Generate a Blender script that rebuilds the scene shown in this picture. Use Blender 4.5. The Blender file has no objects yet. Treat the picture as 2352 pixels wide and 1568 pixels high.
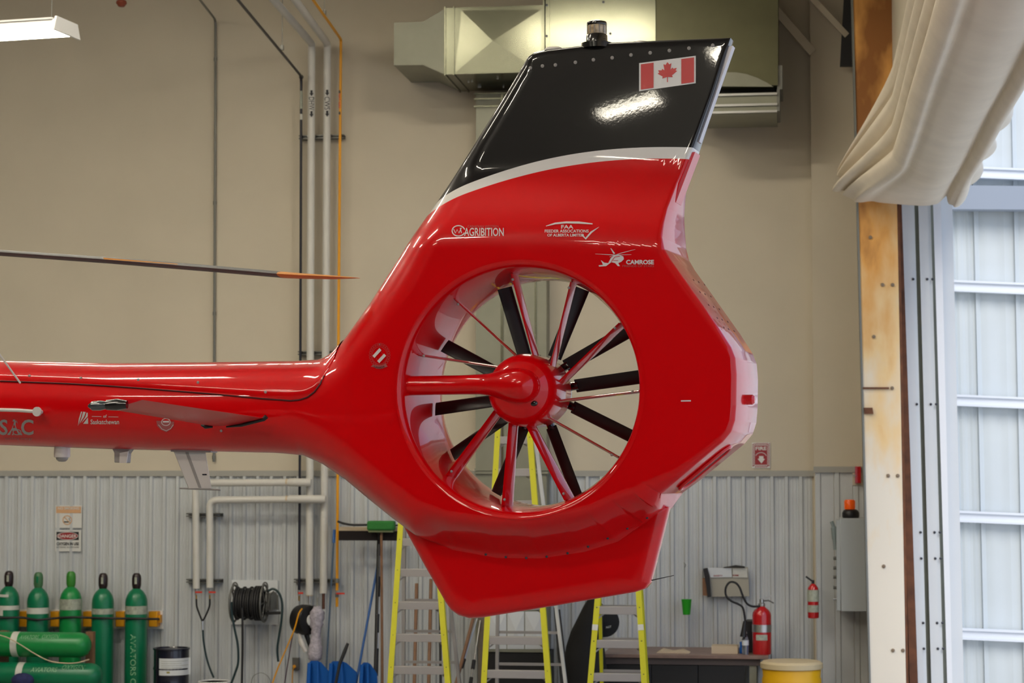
import bpy, bmesh, math, random
import numpy as np
from mathutils import Vector, Matrix
from mathutils.geometry import tessellate_polygon
random.seed(7)
D2R = math.pi/180
SC = bpy.context.scene
COL = SC.collection

# ------------------------------------------------------------------ camera
F, CX, CY = 4850.0, 1176.0, 784.0
CAMZ = 2.44
PITCH = math.atan(298.0/F)
YAW = 7.8*D2R
cam = bpy.data.cameras.new('camera'); camo = bpy.data.objects.new('camera', cam); COL.objects.link(camo)
camo.location = (0, 0, CAMZ)
camo.rotation_euler = (math.pi/2+PITCH, 0, YAW)
cam.sensor_width = 36; cam.lens = F*36/2352
cam.clip_end = 300
cam.dof.use_dof = True; cam.dof.focus_distance = 9.9; cam.dof.aperture_fstop = 6.3
SC.camera = camo

# ------------------------------------------------------------------ world, sun, exposure
W = bpy.data.worlds.new('sky'); SC.world = W; W.use_nodes = True
nt = W.node_tree; nt.nodes.clear()
bg = nt.nodes.new('ShaderNodeBackground'); wo = nt.nodes.new('ShaderNodeOutputWorld')
tc = nt.nodes.new('ShaderNodeTexCoord'); sp = nt.nodes.new('ShaderNodeSeparateXYZ'); rp = nt.nodes.new('ShaderNodeValToRGB')
nt.links.new(tc.outputs['Generated'], sp.inputs[0]); nt.links.new(sp.outputs['Z'], rp.inputs[0])
rp.color_ramp.elements[0].position = 0.0; rp.color_ramp.elements[0].color = (0.80, 0.88, 1.0, 1)
rp.color_ramp.elements[1].position = 0.6; rp.color_ramp.elements[1].color = (0.42, 0.60, 1.0, 1)
nt.links.new(rp.outputs[0], bg.inputs[0]); bg.inputs[1].default_value = 1.25
nt.links.new(bg.outputs[0], wo.inputs[0])
sun = bpy.data.lights.new('sun', 'SUN'); suno = bpy.data.objects.new('sun', sun); COL.objects.link(suno)
sun.energy = 2.6; sun.angle = 0.6; sun.color = (1.0, 0.95, 0.88)
suno.location = (6, -10, 20)
suno.rotation_euler = Vector((0.10, -0.80, 0.72)).to_track_quat('Z', 'Y').to_euler()   # light travels towards +y, just inside the door line
LAMP_W = 76.0          # watts of every tube fixture
LAMP_C = (1.0, 0.90, 0.74)
SC.view_settings.view_transform = 'Standard'; SC.view_settings.look = 'None'
SC.view_settings.gamma = 1.0; SC.view_settings.use_curve_mapping = False
SC.view_settings.exposure = 0.0
cy = SC.cycles
cy.use_denoising = True; cy.max_bounces = 8; cy.diffuse_bounces = 5; cy.glossy_bounces = 5
cy.transmission_bounces = 6; cy.sample_clamp_indirect = 8; cy.caustics_reflective = False; cy.caustics_refractive = False
cy.use_adaptive_sampling = False

# ------------------------------------------------------------------ pixel -> world
FW = Vector((-math.sin(YAW)*math.cos(PITCH), math.cos(YAW)*math.cos(PITCH), math.sin(PITCH)))
RT = Vector((math.cos(YAW), math.sin(YAW), 0))
UP = RT.cross(FW)
C0 = Vector((0, 0, CAMZ))
def ray(px, py): return FW + RT*((px-CX)/F) - UP*((py-CY)/F)
def P(px, py, Y):
    d = ray(px, py); return C0 + d*(Y/d.y)
def PX(px, py, X):
    d = ray(px, py); return C0 + d*(X/d.x)
def PZ(px, py, z):
    d = ray(px, py); return C0 + d*((z-CAMZ)/d.z)
def proj(p):
    v = Vector(p)-C0; z = v.dot(FW); return CX+F*v.dot(RT)/z, CY-F*v.dot(UP)/z

# ------------------------------------------------------------------ materials
def lin(c): return tuple(((x/255)/12.92 if x/255 <= .04045 else ((x/255+.055)/1.055)**2.4) for x in c)
MATS = {}
def mat(name, rgb, rough=.5, metal=0, spec=.5, coat=0, noise=0, nscale=8, bump=0, bscale=60, emit=None, es=0, alpha=1, trans=0, stretch=None):
    """rgb in 0..255 sRGB; noise = relative mottling of the colour, bump = fine relief"""
    if name in MATS: return MATS[name]
    m = bpy.data.materials.new(name); m.use_nodes = True; t = m.node_tree
    b = t.nodes['Principled BSDF']; c = lin(rgb)
    b.inputs['Base Color'].default_value = (*c, 1)
    b.inputs['Roughness'].default_value = rough; b.inputs['Metallic'].default_value = metal
    b.inputs['Specular IOR Level'].default_value = spec
    b.inputs['Coat Weight'].default_value = coat; b.inputs['Coat Roughness'].default_value = .03
    if trans: b.inputs['Transmission Weight'].default_value = trans
    if alpha < 1: b.inputs['Alpha'].default_value = alpha
    if emit: b.inputs['Emission Color'].default_value = (*lin(emit), 1); b.inputs['Emission Strength'].default_value = es
    co = t.nodes.new('ShaderNodeTexCoord'); src = co.outputs['Object']
    if stretch:
        mp = t.nodes.new('ShaderNodeMapping'); mp.inputs['Scale'].default_value = stretch
        t.links.new(src, mp.inputs[0]); src = mp.outputs[0]
    if noise:
        n = t.nodes.new('ShaderNodeTexNoise'); n.inputs['Scale'].default_value = nscale; n.inputs['Detail'].default_value = 5
        t.links.new(src, n.inputs['Vector'])
        r = t.nodes.new('ShaderNodeValToRGB'); r.color_ramp.elements[0].position = .3; r.color_ramp.elements[1].position = .7
        r.color_ramp.elements[0].color = (*[x*(1-noise) for x in c], 1); r.color_ramp.elements[1].color = (*[min(1, x*(1+noise)) for x in c], 1)
        t.links.new(n.outputs['Fac'], r.inputs[0]); t.links.new(r.outputs[0], b.inputs['Base Color'])
    if bump:
        n2 = t.nodes.new('ShaderNodeTexNoise'); n2.inputs['Scale'].default_value = bscale
        t.links.new(src, n2.inputs['Vector'])
        bp = t.nodes.new('ShaderNodeBump'); bp.inputs['Strength'].default_value = bump; bp.inputs['Distance'].default_value = .01
        t.links.new(n2.outputs['Fac'], bp.inputs['Height']); t.links.new(bp.outputs[0], b.inputs['Normal'])
    MATS[name] = m; return m

M_WALL = mat('wall_paint', (196, 187, 168), .85, noise=.03, nscale=1.5, spec=.2)
M_WALLD = mat('far_wall_dark', (96, 90, 82), .8)  # dimness behind the camera put into the colour of the unseen walls
M_LINER = mat('steel_liner', (192, 196, 198), .4, noise=.04, nscale=3, spec=.4)
M_TRIM = mat('trim_steel', (158, 157, 150), .5)
M_FLOOR = mat('floor_concrete', (136, 133, 127), .4, noise=.1, nscale=1.2)
M_CEIL = mat('ceiling_liner', (212, 207, 196), .8)
M_GALV = mat('galvanised', (126, 127, 108), .22, metal=.75, noise=.06, nscale=5)
M_GALVD = mat('galvanised_dull', (138, 138, 122), .45, metal=.35, noise=.06, nscale=4)
M_STEEL = mat('bright_steel', (190, 190, 188), .3, metal=.9)
M_STEELD = mat('strut_steel', (110, 110, 106), .45, metal=.6)
M_DARK = mat('black_satin', (20, 19, 20), .45)
M_RUB = mat('black_rubber', (24, 24, 26), .6)
M_HOSEG = mat('dark_green_hose', (16, 44, 46), .5)
M_PIPE = mat('pipe_jacket', (205, 203, 196), .5, noise=.03, nscale=4)
M_BLKPIPE = mat('black_pipe_paint', (22, 22, 34), .4)
M_YEL = mat('gas_yellow', (225, 155, 8), .45)
M_GREYC = mat('conduit_grey', (120, 120, 114), .4, metal=.4)
M_RED = mat('handle_red', (205, 55, 35), .45)
M_WHITE = mat('white_enamel', (225, 225, 222), .35)
M_PAINTED = mat('white_panel', (214, 218, 220), .5, noise=.02, nscale=2)
M_PANELX = mat('exterior_cladding', (205, 211, 212), .5, noise=.03, nscale=2)
M_BAR = mat('white_girt', (228, 232, 238), .4)
M_APRON = mat('apron_concrete', (196, 192, 184), .8, noise=.08, nscale=.6)
M_FABRIC = mat('door_fabric', (226, 216, 198), .75, noise=.05, nscale=3, bump=.12, bscale=40)
M_LAD = mat('fibreglass_yellow', (196, 192, 6), .5)
M_ALU = mat('ladder_aluminium', (170, 166, 164), .4, metal=.4)
M_WOOD = mat('handle_wood', (128, 92, 64), .6, noise=.15, nscale=12)
M_BLUE = mat('blue_plastic', (12, 92, 178), .45)
M_BLUEP = mat('blue_pole_paint', (28, 84, 150), .4)
M_GRN = mat('brush_green', (44, 122, 50), .8, bump=.6, bscale=160)
M_CYL = mat('cylinder_green', (8, 112, 74), .32, noise=.1, nscale=6)
M_CYLB = mat('cylinder_green_bright', (14, 130, 62), .32, noise=.08, nscale=6)
M_CAPG = mat('cap_green', (66, 110, 72), .4); M_CAPB = mat('cap_brown_black', (34, 18, 20), .3); M_CAPL = mat('cap_leaf_green', (52, 128, 40), .4)
M_LABEL = mat('label_white', (205, 205, 196), .5, noise=.06, nscale=20)
M_LABELW = mat('label_worn', (160, 165, 150), .5, noise=.25, nscale=30)
M_TXTL = mat('stencil_pale', (120, 170, 130), .5)
M_BLUEDR = mat('drum_navy', (18, 20, 36), .25, coat=.3)
M_EXT = mat('extinguisher_red', (178, 18, 24), .25, coat=.6)
M_DUST = mat('duster_fluff', (178, 172, 182), .95, noise=.25, nscale=40, bump=1, bscale=90)
M_BENCH = mat('bench_top', (128, 104, 92), .4, noise=.15, nscale=10)
M_TUB = mat('yellow_drum', (222, 168, 12), .4)
M_TUBLID = mat('drum_lid', (196, 178, 140), .5)
M_ORANGE = mat('amber_lens', (225, 90, 20), .25, emit=(225, 80, 10), es=.15)
M_GLASSB = mat('bottle_plastic', (215, 222, 230), .08, trans=.85)
M_TXT = mat('print_black', (22, 22, 26), .6)
M_SIGNW = mat('sign_white', (212, 212, 208), .45)
M_SIGNR = mat('sign_red', (150, 34, 40), .45)
M_SIGNO = mat('sign_faded_orange', (205, 160, 118), .5)
M_CARD = mat('cardboard', (196, 178, 150), .8)
M_SCREW = mat('screw_dark', (60, 62, 70), .4, metal=.5)
M_TUBE = mat('fluorescent_tube', (255, 255, 250), .5, emit=(255, 246, 225), es=26)
# helicopter
M_RPAINT = mat('red_gloss_paint', (208, 0, 8), .35, coat=.85, spec=.1)
M_BLADE = mat('rotor_blade_black', (15, 13, 15), .4)
M_GBLADE = mat('blade_grey', (72, 74, 76), .5)
M_OBLADE = mat('blade_ochre', (196, 128, 40), .5)
M_DECAL = mat('decal_pale', (214, 206, 204), .4)
M_DECALF = mat('decal_faded', (168, 84, 84), .4)
M_DECALK = mat('decal_dark_red', (60, 8, 14), .4)  # dark red of the boom seam and the crest lettering
M_ANT = mat('antenna_white', (205, 200, 194), .35)
M_ANTG = mat('antenna_grey', (150, 146, 142), .4)
M_BLACKG = mat('black_gloss', (10, 9, 10), .2, coat=.8)
M_SILV = mat('trim_silver', (196, 192, 196), .35, metal=.3)
M_HUBS = mat('hub_silver', (170, 178, 182), .25, metal=.9)
M_LENS = mat('beacon_lens', (190, 170, 140), .15, noise=.3, nscale=60, coat=.5)
M_RLENS = mat('red_lens', (215, 20, 30), .15, coat=.5)
M_SLOT = mat('slot_dark_red', (90, 4, 14), .4)
M_FLAGR = mat('flag_red', (196, 16, 30), .35, coat=.5)
M_FLAGW = mat('flag_white', (226, 224, 224), .35, coat=.5)

# weathered door post: cream paint with tan and rust staining; the browner top also paints in the curtain's shade
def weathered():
    m = bpy.data.materials.new('weathered_shaded_post_paint'); m.use_nodes = True; t = m.node_tree; b = t.nodes['Principled BSDF']
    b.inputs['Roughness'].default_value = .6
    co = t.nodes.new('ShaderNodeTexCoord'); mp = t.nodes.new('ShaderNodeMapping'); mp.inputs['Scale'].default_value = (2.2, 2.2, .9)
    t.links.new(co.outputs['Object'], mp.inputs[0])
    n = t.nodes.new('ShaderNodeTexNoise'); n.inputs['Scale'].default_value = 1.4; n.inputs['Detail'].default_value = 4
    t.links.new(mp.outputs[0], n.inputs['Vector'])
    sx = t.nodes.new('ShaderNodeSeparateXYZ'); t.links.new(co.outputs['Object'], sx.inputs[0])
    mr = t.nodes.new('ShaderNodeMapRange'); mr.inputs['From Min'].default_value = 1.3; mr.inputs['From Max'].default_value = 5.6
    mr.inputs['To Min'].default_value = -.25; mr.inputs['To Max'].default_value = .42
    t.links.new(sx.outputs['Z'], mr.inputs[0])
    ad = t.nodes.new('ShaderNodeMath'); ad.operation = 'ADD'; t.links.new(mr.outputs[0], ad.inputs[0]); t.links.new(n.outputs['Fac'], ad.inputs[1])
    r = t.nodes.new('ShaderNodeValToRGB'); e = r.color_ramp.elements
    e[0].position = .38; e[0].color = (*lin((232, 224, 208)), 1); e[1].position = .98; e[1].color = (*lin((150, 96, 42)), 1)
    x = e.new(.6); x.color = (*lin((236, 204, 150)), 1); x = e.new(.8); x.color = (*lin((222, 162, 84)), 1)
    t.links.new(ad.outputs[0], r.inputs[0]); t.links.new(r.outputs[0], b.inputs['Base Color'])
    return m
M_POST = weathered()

# ------------------------------------------------------------------ mesh builder
class MB:
    def __init__(s): s.v = []; s.f = []
    def add(s, vs, fs):
        o = len(s.v); s.v += [Vector(x) for x in vs]; s.f += [tuple(i+o for i in f) for f in fs]; return s
    def box(s, lo, hi, bev=0):
        x0, y0, z0 = lo; x1, y1, z1 = hi
        return s.hexa([(x0, y0, z0), (x1, y0, z0), (x1, y1, z0), (x0, y1, z0), (x0, y0, z1), (x1, y0, z1), (x1, y1, z1), (x0, y1, z1)])
    def cbox(s, c, sz):
        return s.box([c[i]-sz[i]/2 for i in range(3)], [c[i]+sz[i]/2 for i in range(3)])
    def hexa(s, p):
        return s.add(p, [(0, 3, 2, 1), (4, 5, 6, 7), (0, 1, 5, 4), (1, 2, 6, 5), (2, 3, 7, 6), (3, 0, 4, 7)])
    def bar(s, a, b, w, d, up=(0, 1, 0)):
        """rectangular bar from a to b, width w sideways, depth d along up"""
        a = Vector(a); b = Vector(b); t = (b-a).normalized(); u = Vector(up); u = (u-t*u.dot(t)).normalized(); n = t.cross(u)
        q = []
        for p in (a, b):
            q += [p-n*w/2-u*d/2, p+n*w/2-u*d/2, p+n*w/2+u*d/2, p-n*w/2+u*d/2]
        return s.hexa(q)
    def tube(s, pts, r, n=12, cap=True, ry=None):
        pts = [Vector(p) for p in pts]; m = len(pts)
        rs = r if isinstance(r, (list, tuple)) else [r]*m
        t0 = (pts[1]-pts[0]).normalized(); a = Vector((0, 0, 1)) if abs(t0.z) < .9 else Vector((1, 0, 0))
        u = (a-t0*a.dot(t0)).normalized(); o = len(s.v)
        for i in range(m):
            if i == 0: t = pts[1]-pts[0]
            elif i == m-1: t = pts[-1]-pts[-2]
            else: t = (pts[i+1]-pts[i]).normalized()+(pts[i]-pts[i-1]).normalized()
            t = t.normalized(); u = (u-t*u.dot(t)).normalized(); w = t.cross(u)
            k = 1.0
            for j in range(n):
                an = 2*math.pi*j/n
                s.v.append(pts[i]+(u*math.cos(an)*(ry if ry else 1)+w*math.sin(an))*rs[i]*k)
        for i in range(m-1):
            for j in range(n):
                s.f.append((o+i*n+j, o+i*n+(j+1) % n, o+(i+1)*n+(j+1) % n, o+(i+1)*n+j))
        if cap: s.f.append(tuple(o+j for j in range(n))[::-1]); s.f.append(tuple(o+(m-1)*n+j for j in range(n)))
        return s
    def cyl(s, a, b, r, r2=None, n=16): return s.tube([a, b], [r, r if r2 is None else r2], n)
    def lathe(s, prof, base, axis=(0, 0, 1), n=24):
        """prof = [(radius, height)] turned about axis through base"""
        z = Vector(axis).normalized(); a = Vector((1, 0, 0)) if abs(z.x) < .9 else Vector((0, 1, 0))
        u = (a-z*a.dot(z)).normalized(); w = z.cross(u); base = Vector(base); o = len(s.v)
        for r, h in prof:
            for j in range(n):
                an = 2*math.pi*j/n; s.v.append(base+z*h+(u*math.cos(an)+w*math.sin(an))*r)
        for i in range(len(prof)-1):
            for j in range(n):
                s.f.append((o+i*n+j, o+i*n+(j+1) % n, o+(i+1)*n+(j+1) % n, o+(i+1)*n+j))
        if prof[0][0] > 1e-4: s.f.append(tuple(o+j for j in range(n))[::-1])
        if prof[-1][0] > 1e-4: s.f.append(tuple(o+(len(prof)-1)*n+j for j in range(n)))
        return s
    def prism(s, pts, vec):
        pts = [Vector(p) for p in pts]; v = Vector(vec); n = len(pts)
        s.add(pts+[p+v for p in pts], [tuple(range(n))[::-1], tuple(range(n, 2*n))]+[(i, (i+1) % n, n+(i+1) % n, n+i) for i in range(n)])
        return s
    def poly(s, pts): return s.add(pts, [tuple(range(len(pts)))])
    def sphere(s, c, r, n=12, sc=(1, 1, 1)):
        pr = [(max(r*math.sin(math.pi*i/n), 1e-5), -r*math.cos(math.pi*i/n)) for i in range(n+1)]
        t = MB().lathe(pr, (0, 0, 0), n=n*2)
        s.add([Vector((p.x*sc[0], p.y*sc[1], p.z*sc[2]))+Vector(c) for p in t.v], t.f); return s

def obj(name, mb, m, parent=None, smooth=35, local=False, label=None, bevel=0):
    me = bpy.data.meshes.new(name); off = Vector((0, 0, 0))
    if parent is not None and not local: off = WLOC[parent]
    if parent is None: # origin at the base centre
        xs = [v.x for v in mb.v]; ys = [v.y for v in mb.v]; zs = [v.z for v in mb.v]
        off = Vector(((min(xs)+max(xs))/2, (min(ys)+max(ys))/2, min(zs)))
    me.from_pydata([tuple(v-off) for v in mb.v], [], mb.f)
    me.materials.append(m); me.validate()
    bm = bmesh.new(); bm.from_mesh(me); bmesh.ops.recalc_face_normals(bm, faces=bm.faces); bm.to_mesh(me); bm.free()
    if smooth:
        me.polygons.foreach_set('use_smooth', [True]*len(me.polygons)); me.set_sharp_from_angle(angle=smooth*D2R)
    o = bpy.data.objects.new(name, me); COL.objects.link(o)
    if parent is not None:
        o.parent = parent; WLOC[o] = WLOC[parent]
    else:
        o.location = off; WLOC[o] = off
    if bevel:
        b = o.modifiers.new('bevel', 'BEVEL'); b.width = bevel; b.segments = 2; b.limit_method = 'ANGLE'
    if label: o['label'] = label
    return o
WLOC = {}
def tag(o, label, cat, group=None):
    o['label'] = label; o['category'] = cat
    if group: o['group'] = group
    return o
def thing(name, loc, label, cat, group=None, rz=0):
    o = bpy.data.objects.new(name, None); COL.objects.link(o); o.location = loc; o.rotation_euler = (0, 0, rz)
    o.empty_display_size = .1
    WLOC[o] = Vector(loc); return tag(o, label, cat, group)
def struct(o): o['kind'] = 'structure'; return o

def cat(pts, n=6):
    """Catmull-Rom resampling of a point list"""
    pts = [Vector(p) for p in pts]; q = [pts[0]*2-pts[1]]+pts+[pts[-1]*2-pts[-2]]; out = []
    for i in range(1, len(q)-2):
        p0, p1, p2, p3 = q[i-1:i+3]
        for k in range(n):
            t = k/n
            out.append(.5*((2*p1)+(p2-p0)*t+(2*p0-5*p1+4*p2-p3)*t*t+(3*p1-p0-3*p2+p3)*t**3))
    return out+[pts[-1]]
def fillet(pts, r, n=5):
    """polyline with its inner corners rounded"""
    pts = [Vector(p) for p in pts]; out = [pts[0]]
    for i in range(1, len(pts)-1):
        a = (pts[i-1]-pts[i]); b = (pts[i+1]-pts[i]); k = min(r, a.length*.45, b.length*.45)
        s, e = pts[i]+a.normalized()*k, pts[i]+b.normalized()*k
        for j in range(n+1):
            t = j/n; out.append(s*(1-t)**2+pts[i]*2*t*(1-t)+e*t*t)
    return out+[pts[-1]]

_tcache = {}
def text_mesh(s, bold=0.0, shear=0.0):
    k = (s, bold, shear)
    if k in _tcache: return _tcache[k]
    cu = bpy.data.curves.new('txt', 'FONT'); cu.body = s; cu.size = 1; cu.offset = bold; cu.shear = shear; cu.resolution_u = 3
    o = bpy.data.objects.new('txt', cu); COL.objects.link(o)
    dg = bpy.context.evaluated_depsgraph_get(); me = bpy.data.meshes.new_from_object(o.evaluated_get(dg))
    vs = [(v.co.x, v.co.y) for v in me.vertices]; fs = [tuple(p.vertices) for p in me.polygons]
    bpy.data.objects.remove(o); bpy.data.curves.remove(cu); bpy.data.meshes.remove(me)
    x0 = min(v[0] for v in vs); x1 = max(v[0] for v in vs); y0 = min(v[1] for v in vs); y1 = max(v[1] for v in vs)
    r = [((x-x0)/(x1-x0), (y-y0)/(y1-y0)) for x, y in vs], fs
    _tcache[k] = r; return r
def text_px(mb, s, box, fn, bold=0, shear=0, vert=False, dy=0):
    """lettering filling the pixel box (x0,y0,x1,y1); fn maps a pixel to its surface point; dy = rise of the right end in px"""
    vs, fs = text_mesh(s, bold, shear); x0, y0, x1, y1 = box; out = []
    for u, w in vs:
        if vert: out.append(fn(x0+w*(x1-x0), y0+u*(y1-y0)))       # reads downwards, letter tops to the right
        else: out.append(fn(x0+u*(x1-x0), y1-w*(y1-y0)-u*dy))
    mb.add(out, fs); return mb
def poly_px(mb, pts, fn):
    tri = tessellate_polygon([[Vector((x, y, 0)) for x, y in pts]])
    mb.add([fn(x, y) for x, y in pts], [tuple(t) for t in tri]); return mb
def strip_px(mb, a, wd, fn, closed=False):
    """stroke along pixel polyline"""
    a = [Vector((x, y)) for x, y in a]; n = len(a); L = []; 
    for i in range(n):
        p = a[i-1] if (i or closed) else a[i]; q = a[(i+1) % n] if (i < n-1 or closed) else a[i]
        t = (q-p).normalized(); nn = Vector((-t.y, t.x)); w = wd[i] if isinstance(wd, list) else wd
        L.append((a[i]+nn*w/2, a[i]-nn*w/2))
    vs = [fn(*p) for pr in L for p in pr]; m = n if closed else n-1
    mb.add(vs, [(2*i, 2*i+1, 2*((i+1) % n)+1, 2*((i+1) % n)) for i in range(m)]); return mb
def circ(cx, cy, r, n=24, ry=None, a0=0, a1=360):
    full = a1-a0 >= 360
    return [(cx+r*math.cos((a0+(a1-a0)*i/(n if full else n-1))*D2R), cy+(ry or r)*math.sin((a0+(a1-a0)*i/(n if full else n-1))*D2R)) for i in range(n)]
def plane_y(Y): return lambda x, y: P(x, y, Y)

# ================================================================== THE HANGAR SHELL
YB = 22.0                       # back wall plane
XD = 0.90                       # door (right wall) plane
struct(obj('floor', MB().box((-24, -24, -.2), (XD+.2, YB+.2, 0)), M_FLOOR))
struct(obj('ceiling', MB().box((-24, -24, 8.4), (XD+.2, YB+.2, 8.55)), M_CEIL))
wb = struct(obj('wall_back', MB().box((-24, YB, 0), (XD+.3, YB+.2, 8.4)), M_WALL))
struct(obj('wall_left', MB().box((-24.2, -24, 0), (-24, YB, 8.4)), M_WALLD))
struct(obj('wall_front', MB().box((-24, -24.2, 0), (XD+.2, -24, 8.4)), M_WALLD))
wr = struct(obj('wall_right', MB().box((XD, 20.95, 0), (XD+.2, YB, 8.4)), M_WALL))
struct(obj('door_header', MB().box((XD, -16, 6.06), (XD+.25, 20.95, 8.4)), M_WALL))  # header wall over the door opening
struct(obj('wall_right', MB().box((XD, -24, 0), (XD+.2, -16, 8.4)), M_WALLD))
# corrugated steel liner along the foot of the back wall, sheet by sheet
SHEET = .882; PIT = .147
def liner_sheet(x0, n=6, h=2.435):
    mb = MB(); prof = []
    for k in range(n):
        b = x0+k*PIT
        prof += [(b, 0), (b+.012, -.028), (b+.042, -.028), (b+.054, 0), (b+.078, 0), (b+.083, -.004), (b+.090, -.004), (b+.095, 0), (b+.115, 0), (b+.120, -.004), (b+.127, -.004), (b+.132, 0)]
    prof.append((x0+n*PIT-.002, 0))
    y = YB-.004
    vs = [(x, y+d, z) for z in (0, h) for x, d in prof]; m = len(prof)
    mb.add(vs, [(i, i+1, m+i+1, m+i) for i in range(m-1)]); return mb
x = -9.3
while x < .05:
    n = 6 if x+SHEET < .15 else max(1, int((.12-x)/PIT))
    obj('wall_panel', liner_sheet(x, n), M_LINER, wb); x += n*PIT
zt = P(600, 1087, YB).z
obj('liner_trim', MB().box((-9.3, YB-.035, zt-.03), (.13, YB-.001, zt+.03)), M_TRIM, wb)
# boxed-out pilaster at the right end of the back wall
xa = P(1868, 900, YB-.25).x
pil = struct(obj('trim_1', MB().box((xa, YB-.25, 0), (XD, YB-.001, 8.4)), M_WALL))
zt2 = P(1900, 1078, YB-.25).z
obj('liner_trim', MB().box((xa-.005, YB-.285, zt2-.03), (XD-.02, YB-.251, zt2+.03)), M_TRIM, pil)
for k in range(4):
    b = xa+.01+k*.19; w = min(.186, XD-.02-b)
    obj('wall_panel', MB().add([(b, YB-.256, 0), (b+.01, YB-.27, 0), (b+.05, YB-.27, 0), (b+.06, YB-.256, 0), (b+w, YB-.256, 0)]+
        [(b, YB-.256, zt2), (b+.01, YB-.27, zt2), (b+.05, YB-.27, zt2), (b+.06, YB-.256, zt2), (b+w, YB-.256, zt2)], [(i, i+1, i+6, i+5) for i in range(4)]), M_LINER, pil)
# dark slot beside the door post, high up
mb = MB(); q = [P(1940, -40, 21.55), P(1962, -40, 21.55), P(1962, 152, 21.55), P(1929, 152, 21.55)]
mb.prism(q, (0, .05, 0)); tag(obj('louvre_panel', mb, M_DARK), 'black narrow panel high on the wall behind the door post', 'panel')

# ================================================================== OUTSIDE THE DOOR
struct(obj('ground_apron', MB().box((XD+.2, -60, -.25), (60, 60, -.02)), M_APRON))
YE = 24.2
fe = struct(obj('exterior_wall', MB().box((XD+.32, YE, -.02), (9, YE+.25, 7.5)), M_PAINTED))
def epix(px, py): return P(px, py, YE-.02)
# cladding sheets between the girts
cols = [(2190, 2212), (2240, 2262), (2332, 2352), (2420, 2440), (2505, 2525), (2590, 2610), (2680, 2700), (2780, 2800)]
rows = [-30, 392, 655, 918, 1185, 1455, 1720]
for ci in range(len(cols)-1):
    for ri in range(len(rows)-1):
        y0, y1 = rows[ri], rows[ri+1]
        def xat(c, y): return c[0]+(c[1]-c[0])*(y-640)/928
        a, b = cols[ci], cols[ci+1]
        m_ = MB(); o = []
        NS = 8; prf = [0, 0, .012, .012, 0, 0, .012, 0, 0]
        top = [P(xat(a, y0)*(1-k/NS)+xat(b, y0)*k/NS-1, y0, YE-.005-prf[k]) for k in range(NS+1)]
        bot = [P(xat(a, y1)*(1-k/NS)+xat(b, y1)*k/NS-1, y1, YE-.005-prf[k]) for k in range(NS+1)]
        # closed rib at each sheet edge
        top[0] = P(xat(a, y0), y0, YE-.05); bot[0] = P(xat(a, y1), y1, YE-.05)
        m_.add(top+bot, [(k, k+1, NS+2+k, NS+1+k) for k in range(NS)])
        obj('cladding_panel', m_, M_PANELX, fe, smooth=20)
for y in rows[1:-1]:
    sl = .042
    m_ = MB(); xl, xr = 2180+(y-640)*.022, 2800
    hgt = 26
    for (t, b_, dd) in ((-13, -8, .16), (-8, 8, .13), (8, 13, .16)):
        q = [P(xl, y+t, YE-dd), P(xr, y+t+sl*(xr-xl), YE-dd), P(xr, y+b_+sl*(xr-xl), YE-dd), P(xl, y+b_, YE-dd)]
        m_.prism(q, (0, dd-.06, 0))
    obj('girt', m_, M_BAR, fe)
m_ = MB().prism([P(2185, 425, YE-.3), P(2800, 432, YE-.3), P(2800, 484, YE-.3), P(2185, 480, YE-.3)], (0, .2, 0))
obj('eave_beam', m_, mat('beam_grey', (150, 158, 170), .5), fe)

# door post (leaning slightly) and the guide rails beside it
def lean(name, xt0, xt1, xb0, xb1, yt, yb, Y, dep, m, parent=None):
    q = [P(xt0, yt, Y), P(xt1, yt, Y), P(xb1, yb, Y), P(xb0, yb, Y)]
    return obj(name, MB().prism(q, (0, dep, 0)), m, parent)
post = thing('door_post', P(2040, 1672, 20.5), 'tall weathered cream and tan steel post at the left jamb of the open hangar door', 'post')
WLOC[post] = Vector(post.location)
def zext(x0, y0, x1, y1, yb): return x0+(x1-x0)*(yb-y0)/(y1-y0)
YP = 20.5
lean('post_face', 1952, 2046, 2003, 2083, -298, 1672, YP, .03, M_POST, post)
lean('post_edge', 1948, 1952, 1999, 2003, -298, 1672, YP-.01, .28, mat('post_side', (120, 122, 118), .6), post)
lean('web', 2046, 2052, 2083, 2089, -298, 1672, YP, .35, mat('post_rust', (104, 62, 36), .7, noise=.3, nscale=9), post)
lean('web', 2060, 2071, 2092, 2112, 470, 1672, YP+.18, .12, mat('post_rust', (104, 62, 36)), post)
for (x, y) in ((2027, 654), (2050, 654), (2007, 773), (2040, 1092), (2062, 1092), (2051, 1493), (2074, 1493), (2030, 1300), (2049, 891), (1999, 545)):
    obj('bolt', MB().lathe([(.018, 0), (.018, .01), (.01, .014)], P(x, y, YP-.001), (0, -1, 0), 8), mat('bolt_tan', (130, 112, 92), .6), post)
m_ = MB().prism([P(1984, 936, YP-.03), P(2004, 936, YP-.03), P(2006, 950, YP-.03), P(1986, 950, YP-.03)], (0, .03, 0)); obj('bracket', m_, mat('post_rust', (104, 62, 36)), post)
m_ = MB().prism([P(1982, 889, YP-.02), P(2042, 889, YP-.02), P(2042, 893, YP-.02), P(1982, 893, YP-.02)], (0, .02, 0))
obj('bracket', m_, mat('post_rust', (104, 62, 36)), post)
rail = thing('door_guide_rail', P(2140, 1672, 20.75), 'white galvanised guide rails with bolted flanges right of the weathered post', 'rail')
YR = 20.72
def railstrip(nm, t0, t1, b0, b1, dep, yo, m):
    return lean(nm, t0, t1, b0, b1, 420, 1672, YR+yo, dep, m, rail)
railstrip('flange', 2069, 2093, 2108, 2125, .03, .0, M_PAINTED)
railstrip('flange', 2093, 2099, 2125, 2132, .16, .03, M_PAINTED)
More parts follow.
